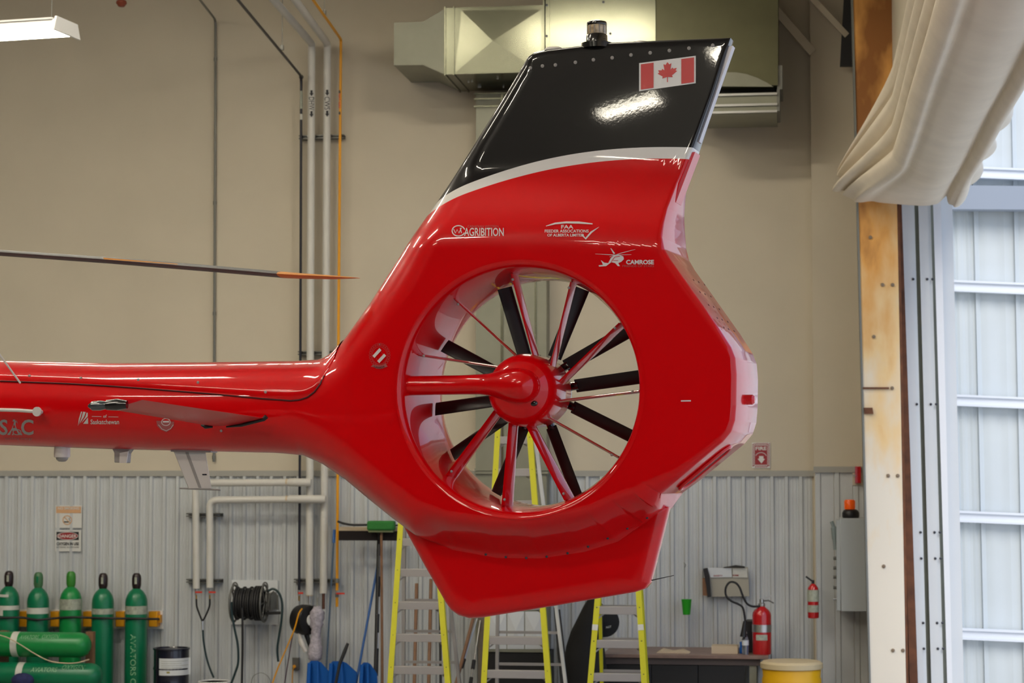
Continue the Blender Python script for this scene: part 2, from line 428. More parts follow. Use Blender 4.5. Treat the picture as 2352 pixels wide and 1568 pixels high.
railstrip('flange', 2099, 2108, 2132, 2142, .02, .12, M_GALVD)
railstrip('flange', 2108, 2129, 2142, 2163, .03, .0, M_PAINTED)
railstrip('flange', 2129, 2136, 2163, 2170, .16, .03, M_PAINTED)
railstrip('flange', 2136, 2142, 2170, 2179, .02, .12, M_GALVD)
railstrip('flange', 2142, 2160, 2179, 2190, .04, -.02, M_BAR)
railstrip('flange', 2160, 2186, 2190, 2216, .04, .08, M_PAINTED)
for y in (641, 928, 1222, 1282, 1430, 1489):
    for x in (2075+.029*(y-480)+18, 2075+.029*(y-480)+50, 2075+.029*(y-480)+62):
        obj('rail_bolt', MB().lathe([(.013, 0), (.013, .008), (.006, .012)], P(x, y, YR-.001), (0, -1, 0), 8), M_SCREW, rail)

# the raised fabric door: stacked pleats on the inside, taut underside, pleat loops outside
def curtain():
    prof = [(.90, 6.05), (.84, 5.98), (.80, 5.90), (.84, 5.83), (.885, 5.79), (.83, 5.73), (.795, 5.65), (.835, 5.58), (.885, 5.54), (.83, 5.48), (.79, 5.40), (.83, 5.33), (.885, 5.29),
            (.825, 5.23), (.79, 5.15), (.83, 5.075), (.885, 5.035), (.93, 5.045), (1.0, 5.0), (1.15, 4.955), (1.29, 4.97), (1.36, 5.03), (1.385, 5.05), (1.40, 4.99), (1.44, 4.95), (1.485, 4.97), (1.50, 5.04), (1.45, 5.10),
            (1.42, 5.12), (1.50, 5.18), (1.53, 5.26), (1.46, 5.33), (1.42, 5.36), (1.50, 5.42), (1.53, 5.50), (1.46, 5.58), (1.42, 5.62), (1.50, 5.7), (1.52, 5.8), (1.40, 6.05)]
    pr = cat([(a, 0, b) for a, b in prof], 4); n = len(pr); mb = MB(); ys = list(np.linspace(-15.9, 4, 5))[:-1]+list(np.linspace(4, 18.2, 12))+list(np.linspace(18.35, 20.35, 18))
    for y in ys:
        t = max(0, min(1, (y-18.3)/2.05)); s = t*t*(3-2*t)
        for p in pr:
            side = max(0, min(1, (1.15-p.x)/.3)); hgt = (p.z-5.0)
            dx = -.40*s*side*(1-.25*math.sin(hgt*14)); dz = -hgt*.62*s*side
            if p.x > 1.41: dx += (p.z-4.97)*.55*s+.03*s
            mb.v.append(Vector((p.x+dx, y, p.z+dz+.01*math.sin(y*1.7+p.x*9))))
    for i in range(len(ys)-1):
        for j in range(n-1): mb.f.append((i*n+j, i*n+j+1, (i+1)*n+j+1, (i+1)*n+j))
    e = (len(ys)-1)*n; mb.f.append(tuple(range(e, e+n))); mb.f.append(tuple(range(n))[::-1])
    return mb
cu = obj('fabric_door', curtain(), M_FABRIC, smooth=60)
tag(cu, 'beige pleated fabric hangar door gathered up above the opening', 'door')

# ================================================================== LIGHT FIXTURES
def fixture(c, label, L=1.25, rz=-3*D2R, W_=.46, power=LAMP_W, bare=False):
    """four-tube high-bay strip; c = centre of its lower face"""
    r = thing('strip_light', c, label, 'light', 'tube light fixtures'); r.rotation_euler = (0, 0, rz)
    def loc(mb): return mb
    hw = W_/2; hl = L/2
    b = MB(); b.box((-hl, -hw, .085), (hl, hw, .10)); b.prism([(-hl, -hw, .06), (-hl, -hw-.005, .06), (-hl, -hw+.03, .1), (-hl, -hw+.04, .1)], (L, 0, 0))
    b.prism([(-hl, hw, .06), (-hl, hw+.005, .06), (-hl, hw-.03, .1), (-hl, hw-.04, .1)], (L, 0, 0))
    obj('housing', b, M_WHITE, r, local=True)
    for s in (-1, 1): obj('end_cap', MB().prism([(s*hl, -hw, 0), (s*hl, hw, 0), (s*hl, hw-.05, .12), (s*hl, -hw+.05, .12)], (s*.02, 0, 0)), M_WHITE, r, local=True)
    for k in range(4):
        y = -hw+W_*(k+.5)/4
        obj('tube', MB().cyl((-hl+.03, y, .04), (hl-.03, y, .04), .019, n=10), M_TUBE, r, local=True)
    for s in (-1, 1): obj('hanger_wire', MB().cyl((s*hl*.8, 0, .1), (s*hl*.8, 0, 8.38-c[2]), .004, n=6), M_STEELD, r, local=True)
    if bare: return r                       # close enough to show its tubes: they alone give the light
    l = bpy.data.lights.new('tube_glow', 'AREA'); l.shape = 'RECTANGLE'; l.size = L-.06; l.size_y = W_-.06; l.energy = power; l.color = LAMP_C
    lo = bpy.data.objects.new('tube_glow', l); COL.objects.link(lo); lo.parent = r; lo.location = (0, 0, -.004)
    return r
fc = P(60, 62, 16.6)
fixture((fc.x-.25, 16.6, 6.02), 'four-tube strip light hanging at the upper left of the wall', rz=-8*D2R, bare=True)
# a strip light in front of the duct and one beside the fin: both are seen as reflections in the photograph
def mirrored(px, py, pt, n, z):
    d = ray(px, py); n = Vector(n).normalized(); t = (Vector(pt)-C0).dot(n)/d.dot(n); h = C0+d*t; r = d-n*2*d.dot(n); return h+r*((z-h.z)/r.z)
q_ = mirrored(1375, 78, (0, 21, 0), (0, -1, 0), 7.45)
fixture((q_.x, q_.y, 7.45), 'tube light fixture hanging in front of the ventilation duct, above the frame', L=1.35, W_=.3, rz=0, power=LAMP_W*.8)
HA_ = YAW-16.5*D2R; nf = (math.sin(HA_), -math.cos(HA_), .067); pf = C0+ray(1190, 893)*9.9+Vector((-math.sin(HA_), math.cos(HA_), 0))*.23
qa, qb = mirrored(1372, 283, pf, nf, 7.9), mirrored(1545, 232, pf, nf, 7.9); qm = (qa+qb)/2
fixture(tuple(qm), 'tube light fixture hanging overhead that is mirrored in the black fin tip', L=(qb-qa).length*.8, W_=.2, rz=math.atan2((qb-qa).y, (qb-qa).x), power=LAMP_W*.16)
for i, (x, y, L_, p_) in enumerate(((-6.5, 9.5, 2.4, .8), (-2.6, 10.8, 2.4, .4), (-6.0, 4.0, 2.4, 1.7), (-9.2, 14.5, 2.4, 2.2), (-5.6, 15.5, 2.4, .8), (-10.5, 10, 1.25, 1.4), (-9.5, 1, 2.4, 1.2), (-3.0, -.5, 2.4, 1.7), (-6.0, -5, 2.4, 1.5))):  # unseen; those near the back wall and behind the camera are added to brighten
    fixture((x, y, 8.1), 'tube light fixture hanging overhead outside the frame, '+['over the tail boom', 'over the tail fin', 'left of the camera', 'added near the back wall at the left', 'added near the back wall in the middle', 'far to the left', 'far left beside the camera', 'added just behind the camera', 'added well behind the camera'][i], L=L_, power=LAMP_W*p_)

# ================================================================== THE HELICOPTER
PHI = 16.5*D2R
o_ = P(1190, 893, 9.9); # scale the hit so that the lip centre sits 9.9 m along the view axis
HO = C0+ray(1190, 893)*9.9
HA = YAW-PHI
hA = Vector((math.cos(HA), math.sin(HA), 0)); hN = Vector((-math.sin(HA), math.cos(HA), 0))
HMID = .30                                   # mid plane behind the near lip
heli = thing('helicopter', (HO.x, HO.y, 0), 'red helicopter with shrouded tail rotor, black fin tip and white stripe, seen from behind', 'helicopter', rz=HA)
WLOC[heli] = Vector((0, 0, 0))
def TP(px, py, d):
    """pixel -> (a, w) on the plane depth = d of the tail's own frame"""
    r = ray(px, py); t = (d-(C0-HO).dot(hN))/r.dot(hN); p = C0+r*t-HO
    return p.dot(hA), p.z
def L(a, d, w): return Vector((a, d, w+HO.z))        # tail frame -> local coordinates of the helicopter
def hobj(name, mb, m, parent=None, **k): return obj(name, mb, m, parent or heli, local=True, **k)
def sst(x): x = np.clip(x, 0, 1); return x*x*(3-2*x)
def hfull(a, w):
    a = np.asarray(a, float); w = np.asarray(w, float)
    h = .30-.09*sst((-.50-a)/.65)
    up = .095-(.095-.048)*np.clip((w-.95)/.7, 0, 1)
    k = sst((w-(.68-.06*sst((a-.1)/.9)))/.42)
    return h*(1-k)+up*k
# union outline: pixel, plane (M = mid, N = near edge), rounding radius, edge ratio
OUT = [(-1100, 838, 'M', .215, 0), (0, 832, 'M', .215, 0), (260, 838, 'M', .215, 0), (480, 836, 'M', .22, 0), (690, 833, 'M', .22, 0), (745, 829, 'M', .22, 0), (778, 806, 'M', .22, 0),
 (860, 694, 'M', .24, 0), (930, 587, 'M', .25, 0), (1000, 478, 'M', .20, 0), (1050, 398, 'M', .13, .0), (1100, 318, 'M', .09, .0), (1150, 238, 'M', .08, .0), (1200, 156, 'M', .07, .05), (1217, 132, 'M', .04, .5), (1230, 124, 'M', .03, .6),
 (1262, 117, 'M', .03, .6), (1330, 109, 'M', .03, .6), (1400, 101, 'M', .03, .6), (1540, 95, 'M', .03, .6), (1678, 87, 'N', .02, .8),
 (1640, 205, 'N', .02, .9), (1590, 345, 'N', .02, .9), (1556, 420, 'N', .02, .9), (1534, 478, 'N', .03, .92), (1526, 512, 'N', .03, .92), (1522, 545, 'N', .03, .92), (1527, 572, 'N', .03, .92), (1541, 596, 'N', .03, .92),
 (1592, 668, 'N', .03, .92), (1650, 750, 'N', .03, .92), (1680, 797, 'N', .03, .92), (1690, 822, 'N', .03, .92), (1693, 860, 'N', .03, .92), (1692, 930, 'N', .03, .92), (1689, 965, 'N', .03, .92), (1680, 992, 'N', .03, .92), (1661, 1015, 'N', .03, .92),
 (1600, 1066, 'N', .035, .9), (1560, 1100, 'N', .05, .88), (1521, 1134, 'N', .08, .75), (1529, 1168, 'M', .15, .40),
 (1488, 1200, 'M', .19, .26), (1425, 1243, 'M', .2, .198), (1350, 1266, 'M', .21, .198), (1250, 1281, 'M', .21, .198), (1150, 1280, 'M', .21, .198), (1050, 1262, 'M', .2, .2), (970, 1232, 'M', .2, .1), (912, 1193, 'M', .22, 0),
 (860, 1152, 'M', .22, 0), (800, 1103, 'M', .22, 0), (745, 1066, 'M', .22, 0), (700, 1046, 'M', .22, 0), (640, 1040, 'M', .215, 0), (250, 1031, 'M', .21, 0), (0, 1022, 'M', .21, 0), (-1100, 998, 'M', .21, 0)]
def conv(lst):
    r = []
    for px, py, kd, R_, q in lst:
        d = HMID
        if kd == 'N':
            for _ in range(3):
                a, w = TP(px, py, d); d = HMID-float(hfull(a, w))*q
        a, w = TP(px, py, d); r.append((a, w, R_, q))
    return r
OA = conv(OUT)
seg = np.array([(OA[i][0], OA[i][1], OA[i+1][0], OA[i+1][1], OA[i][2], OA[i+1][2], OA[i][3], OA[i+1][3]) for i in range(len(OA)-1)])
def hgt(a, w):
    """half thickness of the tail at (a, w): full thickness rolled off towards the nearest edge, edge style blended between neighbours"""
    a = np.atleast_1d(np.asarray(a, float)); w = np.atleast_1d(np.asarray(w, float)); H = hfull(a, w)
    em = np.full(a.shape, 9.0); sw = np.zeros(a.shape); sR = np.zeros(a.shape); sq = np.zeros(a.shape); sk = np.zeros(a.shape)
    for x0, y0, x1, y1, R0, R1, q0, q1 in seg:
        dx, dy = x1-x0, y1-y0; ln = math.hypot(dx, dy); t = np.clip(((a-x0)*dx+(w-y0)*dy)/(dx*dx+dy*dy), 0, 1)
        e = np.hypot(a-x0-t*dx, w-y0-t*dy); em = np.minimum(em, e); wt = min(ln, .3)/(e+.03)**4
        q = q0+(q1-q0)*t; k = np.clip((q-.1)/.09, 0, 1)*(1 if max(q0, q1) < .5 and R0 > .15 else 0)
        sw += wt; sR += wt*(R0+(R1-R0)*t); sq += wt*q; sk += wt*k
    R_ = sR/sw; q = sq/sw; k = sk/sw; u = np.clip(em/R_, 0, 1)
    soft = .5-.5*np.cos(math.pi*u**.8); hard = np.sqrt(np.maximum(0, 1-(1-u)**2))
    return H*(q+(1-q)*(soft*k+hard*(1-k)))
def surf(px, py, eps=.0025, side=1):
    d = 0.
    for _ in range(4):
        a, w = TP(px, py, d); d = HMID-float(hgt(a, w)[0])-eps
    return L(a, d, w)
A_CUT = TP(815, 900, .1)[0]
# --- shroud with fin: polar mesh about the duct
RL = .605; RD = .575
poly = [(a, w) for a, w, _, _ in OA]
def clip_poly(pl):
    out = []
    for i in range(len(pl)):
        p, q = pl[i], pl[(i+1) % len(pl)]
        if p[0] >= A_CUT: out.append(p)
        if (p[0] >= A_CUT) != (q[0] >= A_CUT):
            t = (A_CUT-p[0])/(q[0]-p[0]); out.append((A_CUT, p[1]+t*(q[1]-p[1])))
    return out
SP = clip_poly(poly)
def rayhit(pl, th):
    c, s = math.cos(th), math.sin(th); best = 0
    for i in range(len(pl)):
        x0, y0 = pl[i]; x1, y1 = pl[(i+1) % len(pl)]
        den = c*(y1-y0)-s*(x1-x0)
        if abs(den) < 1e-12: continue
        t = (x0*(y1-y0)-y0*(x1-x0))/den; u = (x0*s-y0*c)/den
        if t > 0 and -1e-9 <= u <= 1+1e-9: best = max(best, t)
    return best
ths = sorted(set([round(math.atan2(w, a) % (2*math.pi), 5) for a, w in SP]+[round(2*math.pi*i/420, 5) for i in range(420)]))
ths = [t for i, t in enumerate(ths) if i == 0 or t-ths[i-1] > 2e-4]
rr = [rayhit(SP, t) for t in ths]
NT = len(ths)
ss = [0, .03, .07]+[.07+.75*(i+1)/24 for i in range(24)]+[.86, .90, .93, .95, .965, .98, .99, .996, 1.0]
A = np.array([[(RL+s*(r-RL))*math.cos(t) for t, r in zip(ths, rr)] for s in ss]); Wd = np.array([[(RL+s*(r-RL))*math.sin(t) for t, r in zip(ths, rr)] for s in ss])
Hh = hgt(A.ravel(), Wd.ravel()).reshape(A.shape)
fade = np.clip(1-np.abs(np.degrees(np.array(ths))-314)/36, 0, 1); fade = np.minimum(1, fade*2)
lock = np.array([1. if .03 < q < .985 else 0 for q in ss])[:, None]*fade[None, :]*.5
for _ in range(12):
    sm_ = (np.roll(Hh, 1, 1)+np.roll(Hh, -1, 1))/2; Hh = Hh+(sm_-Hh)*lock
mb = MB(); NSS = len(ss)
for sgn in (-1, 1):
    for i in range(NSS):
        for j in range(NT): mb.v.append(L(A[i, j], HMID+sgn*Hh[i, j], Wd[i, j]))
for k in (0, 1):
    o = k*NSS*NT
    for i in range(NSS-1):
        for j in range(NT): mb.f.append((o+i*NT+j, o+i*NT+(j+1) % NT, o+(i+1)*NT+(j+1) % NT, o+(i+1)*NT+j))
o = (NSS-1)*NT; o2 = NSS*NT+o
for j in range(NT):
    k = (j+1) % NT
    if A[-1, j] < A_CUT+1e-6 and A[-1, k] < A_CUT+1e-6: continue
    mb.f.append((o+j, o+k, o2+k, o2+j))

# paint: red below, white band, black above; the band is a painted curve in the fin's own coordinates
def paint_fin():
    m = bpy.data.materials.new('fin_paint'); m.use_nodes = True; t = m.node_tree; b = t.nodes['Principled BSDF']
    b.inputs['Roughness'].default_value = .28; b.inputs['Coat Weight'].default_value = .8; b.inputs['Coat Roughness'].default_value = .03
    b.inputs['Specular IOR Level'].default_value = .1
    up = [TP(x, y, .13) for x, y in ((1030, 437), (1100, 404), (1180, 377), (1300, 349), (1400, 336), (1500, 331), (1600, 333))]
    lo = [TP(x, y, .13) for x, y in ((1006, 474), (1080, 435), (1180, 404), (1300, 376), (1400, 362), (1500, 357), (1592, 361))]
    co = t.nodes.new('ShaderNodeTexCoord'); s = t.nodes.new('ShaderNodeSeparateXYZ'); t.links.new(co.outputs['Object'], s.inputs[0])
    def M(op, x, y):
        n = t.nodes.new('ShaderNodeMath'); n.operation = op
        for i, v in enumerate((x, y)):
            if isinstance(v, (int, float)): n.inputs[i].default_value = v
            else: t.links.new(v, n.inputs[i])
        return n.outputs[0]
    def curve(pts):
        c = np.polyfit([p[0] for p in pts], [p[1]+HO.z for p in pts], 3); r = float(c[0])
        for k in c[1:]: r = M('ADD', M('MULTIPLY', s.outputs['X'], r) if not isinstance(r, float) else M('MULTIPLY', s.outputs['X'], r), float(k))
        return r
    cu, cl = curve(up), curve(lo)
    isb = M('GREATER_THAN', s.outputs['Z'], cu); isw = M('GREATER_THAN', s.outputs['Z'], cl)
    m1 = t.nodes.new('ShaderNodeMix'); m1.data_type = 'RGBA'; m2 = t.nodes.new('ShaderNodeMix'); m2.data_type = 'RGBA'
    m1.inputs[6].default_value = (*lin((208, 0, 8)), 1); m1.inputs[7].default_value = (*lin((224, 222, 218)), 1)
    m2.inputs[7].default_value = (*lin((14, 12, 13)), 1)
    t.links.new(isw, m1.inputs[0]); t.links.new(m1.outputs[2], m2.inputs[6]); t.links.new(isb, m2.inputs[0]); t.links.new(m2.outputs[2], b.inputs['Base Color'])
    # very slight orange peel in the clear coat
    n = t.nodes.new('ShaderNodeTexNoise'); n.inputs['Scale'].default_value = 70; t.links.new(co.outputs['Object'], n.inputs[0])
    bp = t.nodes.new('ShaderNodeBump'); bp.inputs['Strength'].default_value = .05; bp.inputs['Distance'].default_value = .0006; t.links.new(n.outputs[0], bp.inputs['Height'])
    t.links.new(bp.outputs[0], b.inputs['Coat Normal'])
    return m
M_FIN = paint_fin()
hobj('tail_fin', mb, M_FIN, smooth=38)

# --- duct liner with its rounded lips, turned about the duct axis
pr = [(RL+.004, -.001), (RL-.006, .0005), (.588, .008), (.579, .02), (RD, .035), (.567, .07), (.558, .12), (.552, .2), (.550, .4), (.552, .50), (.562, .56), (.575, .585), (.590, .598), (RL+.004, .601)]
lip = MB(); n = 144
for r, d in pr:
    for j in range(n): t = 2*math.pi*j/n; lip.v.append(L(r*math.cos(t), d, r*math.sin(t)))
for i in range(len(pr)-1):
    for j in range(n): lip.f.append((i*n+j, i*n+(j+1) % n, (i+1)*n+(j+1) % n, (i+1)*n+j))
duct = hobj('duct_liner', lip, M_RPAINT, smooth=60)
# --- tail boom: same height function, up to the cut
def edge_w(a, lst): return np.interp(a, [p[0] for p in lst], [p[1] for p in lst])
topl = [(p[0], p[1]) for p in OA[:14]]; botl = sorted([(p[0], p[1]) for p in OA[-14:]])
al = np.concatenate([np.linspace(OA[0][0]+.02, -1.3, 90), np.linspace(-1.28, A_CUT+.0005, 40)])
ta = (1-np.cos(np.linspace(0, math.pi, 41)))/2
ta = ta
mb = MB(); AA = []; WW = []
for a in al:
    t0, b0 = edge_w(a, topl), edge_w(a, botl)
    for t in ta: AA.append(a); WW.append(b0+(t0-b0)*t)
HH = hgt(AA, WW); K = len(ta)
for sgn in (-1, 1):
    for a, w, h in zip(AA, WW, HH): mb.v.append(L(a, HMID+sgn*h, w))
N1 = len(AA)
for k in (0, 1):
    for i in range(len(al)-1):
        for j in range(K-1): mb.f.append((k*N1+i*K+j, k*N1+i*K+j+1, k*N1+(i+1)*K+j+1, k*N1+(i+1)*K+j))
hobj('tail_boom', mb, M_RPAINT, smooth=60)
# --- drive shaft cover: a shell just proud of the boom above the seam
seam = [(-1100, 850), (-260, 862), (0, 873), (160, 880), (330, 891), (480, 903), (610, 915), (668, 919), (700, 914), (722, 900), (737, 880), (747, 855), (756, 828)]
sa = [TP(x, y, .08) for x, y in seam]
mb = MB(); av = np.linspace(sa[0][0]+.02, sa[-1][0], 110); KK = 14
for a in av:
    t0 = edge_w(a, topl); s0 = np.interp(a, [p[0] for p in sa], [p[1] for p in sa]); s0 = min(s0, t0-.002)
    for k in range(KK+1):
        u = k/KK; w = s0+(t0-s0)*math.sin(u*math.pi/2); h = float(hgt(a, w)[0])
        lift = .010 if k else -.004
        nz = (w+.10)/.22; mb.v.append(L(a, HMID-h-lift*math.sqrt(max(0, 1-min(1, nz)**2)), w+lift*min(1, max(0, nz))))
    for k in range(KK, -1, -1):
        u = k/KK; w = s0+(t0-s0)*math.sin(u*math.pi/2); h = float(hgt(a, w)[0]); lift = .010 if k else -.004
        nz = (w+.10)/.22; mb.v.append(L(a, HMID+h+lift*math.sqrt(max(0, 1-min(1, nz)**2)), w+lift*min(1, max(0, nz))))
K2 = 2*(KK+1)
for i in range(len(av)-1):
    for j in range(K2-1): mb.f.append((i*K2+j, i*K2+j+1, (i+1)*K2+j+1, (i+1)*K2+j))
cov = hobj('driveshaft_cover', mb, M_RPAINT, smooth=60)
sm = MB()
sv = [surf(x, y+1, .004) for x, y in ((0, 874), (80, 877), (160, 880), (245, 885), (330, 891), (405, 897), (480, 903), (545, 909), (610, 915), (640, 917), (668, 919), (688, 917), (706, 911), (722, 899), (735, 881), (744, 861))]
sm.tube(sv, .004, 6); hobj('seam', sm, M_DECALK, cov)
for x, y in ((68, 863), (186, 868), (318, 872), (455, 878), (610, 900)):
    hobj('screw', MB().lathe([(.0075, 0), (.0075, .003), (.004, .005)], surf(x, y, .012), (0, -1, 0), 8), M_ANTG, cov)
# --- ventral fin
VP_ = [(880, 1165), (912, 1193), (965, 1292), (1018, 1385), (1030, 1402), (1047, 1414), (1072, 1421), (1102, 1419), (1280, 1390), (1455, 1360), (1478, 1352), (1489, 1339), (1497, 1310), (1533, 1165), (1480, 1140), (1200, 1190), (1000, 1150)]
va = [TP(x, y, HMID-.05) for x, y in VP_]
cxv, cwv = TP(1230, 1290, HMID)
vseg = [(va[i], va[(i+1) % len(va)]) for i in range(len(va))]
def vh(a, w):
    e = min((lambda t: math.hypot(a-p[0]-t*(q[0]-p[0]), w-p[1]-t*(q[1]-p[1])))(max(0, min(1, ((a-p[0])*(q[0]-p[0])+(w-p[1])*(q[1]-p[1]))/((q[0]-p[0])**2+(q[1]-p[1])**2)))) for p, q in vseg)
    u = min(1, e/.06); lead = sst((cxv+.1-a)/.5); return .058*((.35*(1-lead)+.1)+(1-(.35*(1-lead)+.1))*math.sqrt(max(0, 1-(1-u)**2)))
vt = sorted(set([math.atan2(w-cwv, a-cxv) % (2*math.pi) for a, w in va]+[2*math.pi*i/120 for i in range(120)]))
vl = [(a-cxv, w-cwv) for a, w in va]; vs = [.02, .2, .4, .6, .75, .85, .92, .96, .985, 1.0]
mb = MB(); nv = len(vt)
for sgn in (-1, 1):
    for s in vs:
        for t in vt:
            r = rayhit(vl, t)*s; a = cxv+r*math.cos(t); w = cwv+r*math.sin(t); mb.v.append(L(a, HMID+sgn*vh(a, w), w))
for k in (0, 1):
    o = k*len(vs)*nv; mb.f.append(tuple(o+j for j in range(nv)))
    for i in range(len(vs)-1):
        for j in range(nv): mb.f.append((o+i*nv+j, o+i*nv+(j+1) % nv, o+(i+1)*nv+(j+1) % nv, o+(i+1)*nv+j))
o = (len(vs)-1)*nv; o2 = len(vs)*nv+o
for j in range(nv): mb.f.append((o+j, o+(j+1) % nv, o2+(j+1) % nv, o2+j))
vf = hobj('ventral_fin', mb, M_RPAINT, smooth=40)
for x, y in ((1116, 1273), (1162, 1279), (1209, 1281), (1256, 1278), (1304, 1270), (1351, 1255), (1396, 1236), (1441, 1213), (1486, 1189)):
    a, w = TP(x, y, .15); p = surf(x, y, .002)
    hobj('screw', MB().lathe([(.006, 0), (.006, .003), (.003, .004)], p, (0, -1, 0), 8), M_SCREW, vf)
a, w = TP(1484, 1335, HMID); a2, w2 = TP(1548, 1321, HMID+.05)
hobj('static_wick', MB().tube([L(a-.08, HMID, w-.01), L(a, HMID, w), L(a2, HMID+.05, w2)], [.003, .003, .0015], 6), M_DARK, vf)
# --- aft face fittings
def aft(px, py, off=0.0):
    """point on the aft edge wall for a near-edge pixel, half way through the thickness"""
    a, w = TP(px, py, .03); return a+off, w
ed = []
for x, y in ((1540, 1117), (1648, 1026)):
    ed.append(TP(x, y, .03))
(e0a, e0w), (e1a, e1w) = ed; du = Vector((e1a-e0a, 0, e1w-e0w)).normalized(); nn = Vector((du.z, 0, -du.x))
p0 = L(e0a, HMID-.03, e0w)+nn*.006; p1 = L(e1a, HMID-.03, e1w)+nn*.006
def slotring(rw, off, m, nm, inner=None):
    pts = []
    for i in range(10): t = math.pi*(.5+i/9); pts.append((p0+du*.05)+du*math.cos(t)*rw+Vector((0, 1, 0))*math.sin(t)*rw)
    for i in range(10): t = math.pi*(-.5+i/9); pts.append((p1-du*.05)+du*math.cos(t)*rw+Vector((0, 1, 0))*math.sin(t)*rw)
    return [q+nn*off for q in pts]
rimp = slotring(.062, .0, None, ''); mb = MB().tube(rimp+[rimp[0]], .010, 8, cap=False); slot = hobj('vent_slot', mb, M_RPAINT)
mb = MB(); ip = slotring(.056, -.002, None, ''); mb.prism(ip, nn*.003); hobj('slot_shade_panel', mb, M_SLOT, slot)  # dark panel sits proud; its colour stands for the slot's shaded inside
a, w = TP(1694, 915, .1); base = L(a-.005, HMID-.03, w)
lmp = hobj('tail_light', MB().lathe([(.034, 0), (.034, .012), (.024, .016), (.024, .045), (.016, .055), (0, .058)], base, (1, 0, 0), 16), M_RLENS)
hobj('lamp_base', MB().lathe([(.04, 0), (.04, .008), (.036, .010)], base, (1, 0, 0), 16), M_HUBS, lmp)
for x, y in ((1585, 640), (1600, 668), (1620, 698), (1640, 728), (1655, 750)):
    for dd in (.10, .22, .36):
        a, w = TP(x, y, .03); p = L(a+.001, dd, w); 
        hobj('rivet', MB().lathe([(.006, 0), (.004, .003)], p, Vector((.82, 0, .57)), 6), M_SLOT)
# silver strip behind the black part of the fin, red one below
q0 = TP(1680, 110, HMID); q1 = TP(1603, 330, HMID)
mb = MB().prism([L(q0[0]-.012, HMID-.03, q0[1]), L(q0[0]+.012, HMID-.03, q0[1]+.005), L(q0[0]+.012, HMID+.03, q0[1]+.005), L(q0[0]-.012, HMID+.03, q0[1])], L(q1[0], 0, q1[1])-L(q0[0], 0, q0[1]))
hobj('trailing_edge_strip', mb, M_SILV)
q0 = TP(1589, 350, HMID-.07); q1 = TP(1545, 466, HMID-.07)
mb = MB().prism([L(q0[0]-.01, HMID-.065, q0[1]), L(q0[0]+.014, HMID-.06, q0[1]+.004), L(q0[0]+.014, HMID+.06, q0[1]+.004), L(q0[0]-.01, HMID+.065, q0[1])], L(q1[0], 0, q1[1])-L(q0[0], 0, q0[1]))
hobj('trailing_edge_strip', mb, M_RPAINT)
# rivets along the black tip
for x, y in ((737, 340), (797, 330), (862, 325), (962, 312), (1052, 299), (1146, 289), (1240, 275), (1336, 264), (1432, 253), (1530, 241), (1649, 227)):
    hobj('rivet', MB().lathe([(.009, 0), (.009, .002), (.004, .004)], surf(880+x/2.178, y/2.178, .001), (0, -1, 0), 8), M_ANTG)
# --- beacon and domes on the fin top
def tpt(x, y): a, w = TP(x, y, HMID); return L(a, HMID, w)
b0 = tpt(1371, 103)
bcn = hobj('beacon', MB().lathe([(.075, -.02), (.075, .006), (.052, .012), (.050, .045), (.046, .05)], b0, (0, 0, 1), 24), M_BLACKG)
hobj('lens', MB().lathe([(.043, .05), (.046, .055), (.046, .092), (.043, .095)], b0, (0, 0, 1), 24), M_LENS, bcn)
for k in range(12):
    t = 2*math.pi*k/12; hobj('lens_rib', MB().bar(b0+Vector((.047*math.cos(t), .047*math.sin(t), .055)), b0+Vector((.047*math.cos(t), .047*math.sin(t), .092)), .004, .004, up=(math.cos(t), math.sin(t), 0)), M_ANTG, bcn)
hobj('cap', MB().lathe([(.048, .095), (.049, .10), (.047, .110), (.035, .114), (0, .115)], b0, (0, 0, 1), 24), M_BLACKG, bcn)
for x, y in ((1272, 112), (1471, 99)):
    b1 = tpt(x, y+3); hobj('dome_antenna', MB().sphere(b1, .048, 10, (1, .8, .36)), M_ANT)

# --- hub, arm fairing, guide vanes and rotor blades
def hl(r, d, t): return L(r*math.cos(t), d, r*math.sin(t))
HC = TP(1202, 893, 0.02)
hb = MB(); prof = [(0.0, -.045), (.04, -.042), (.08, -.032), (.115, -.014), (.14, .008), (.158, .035), (.168, .07), (.174, .11), (.174, .315), (.168, .325)]
n = 64
def hubl(prof, n=64, c=(.0, -.002)):
    m_ = MB()
    for r, d in prof:
        for j in range(n): t = 2*math.pi*j/n; m_.v.append(L(c[0]+r*math.cos(t), d, c[1]+r*math.sin(t)))
    for i in range(len(prof)-1):
        for j in range(n): m_.f.append((i*n+j, i*n+(j+1) % n, (i+1)*n+(j+1) % n, (i+1)*n+j))
    return m_
hub = hobj('hub_fairing', hubl(prof), M_RPAINT, smooth=50)
hobj('rotor_hub', hubl([(.15, .326), (.158, .335), (.158, .39), (.15, .42), (.12, .44), (0, .445)]), M_HUBS, smooth=40)
for k in range(10):
    t = 2*math.pi*(k+.3)/10; hobj('screw', MB().lathe([(.005, 0), (.005, .003)], hl(.1745, .30, t), Vector((math.cos(t), 0, math.sin(t))), 6), M_ANTG, hub)
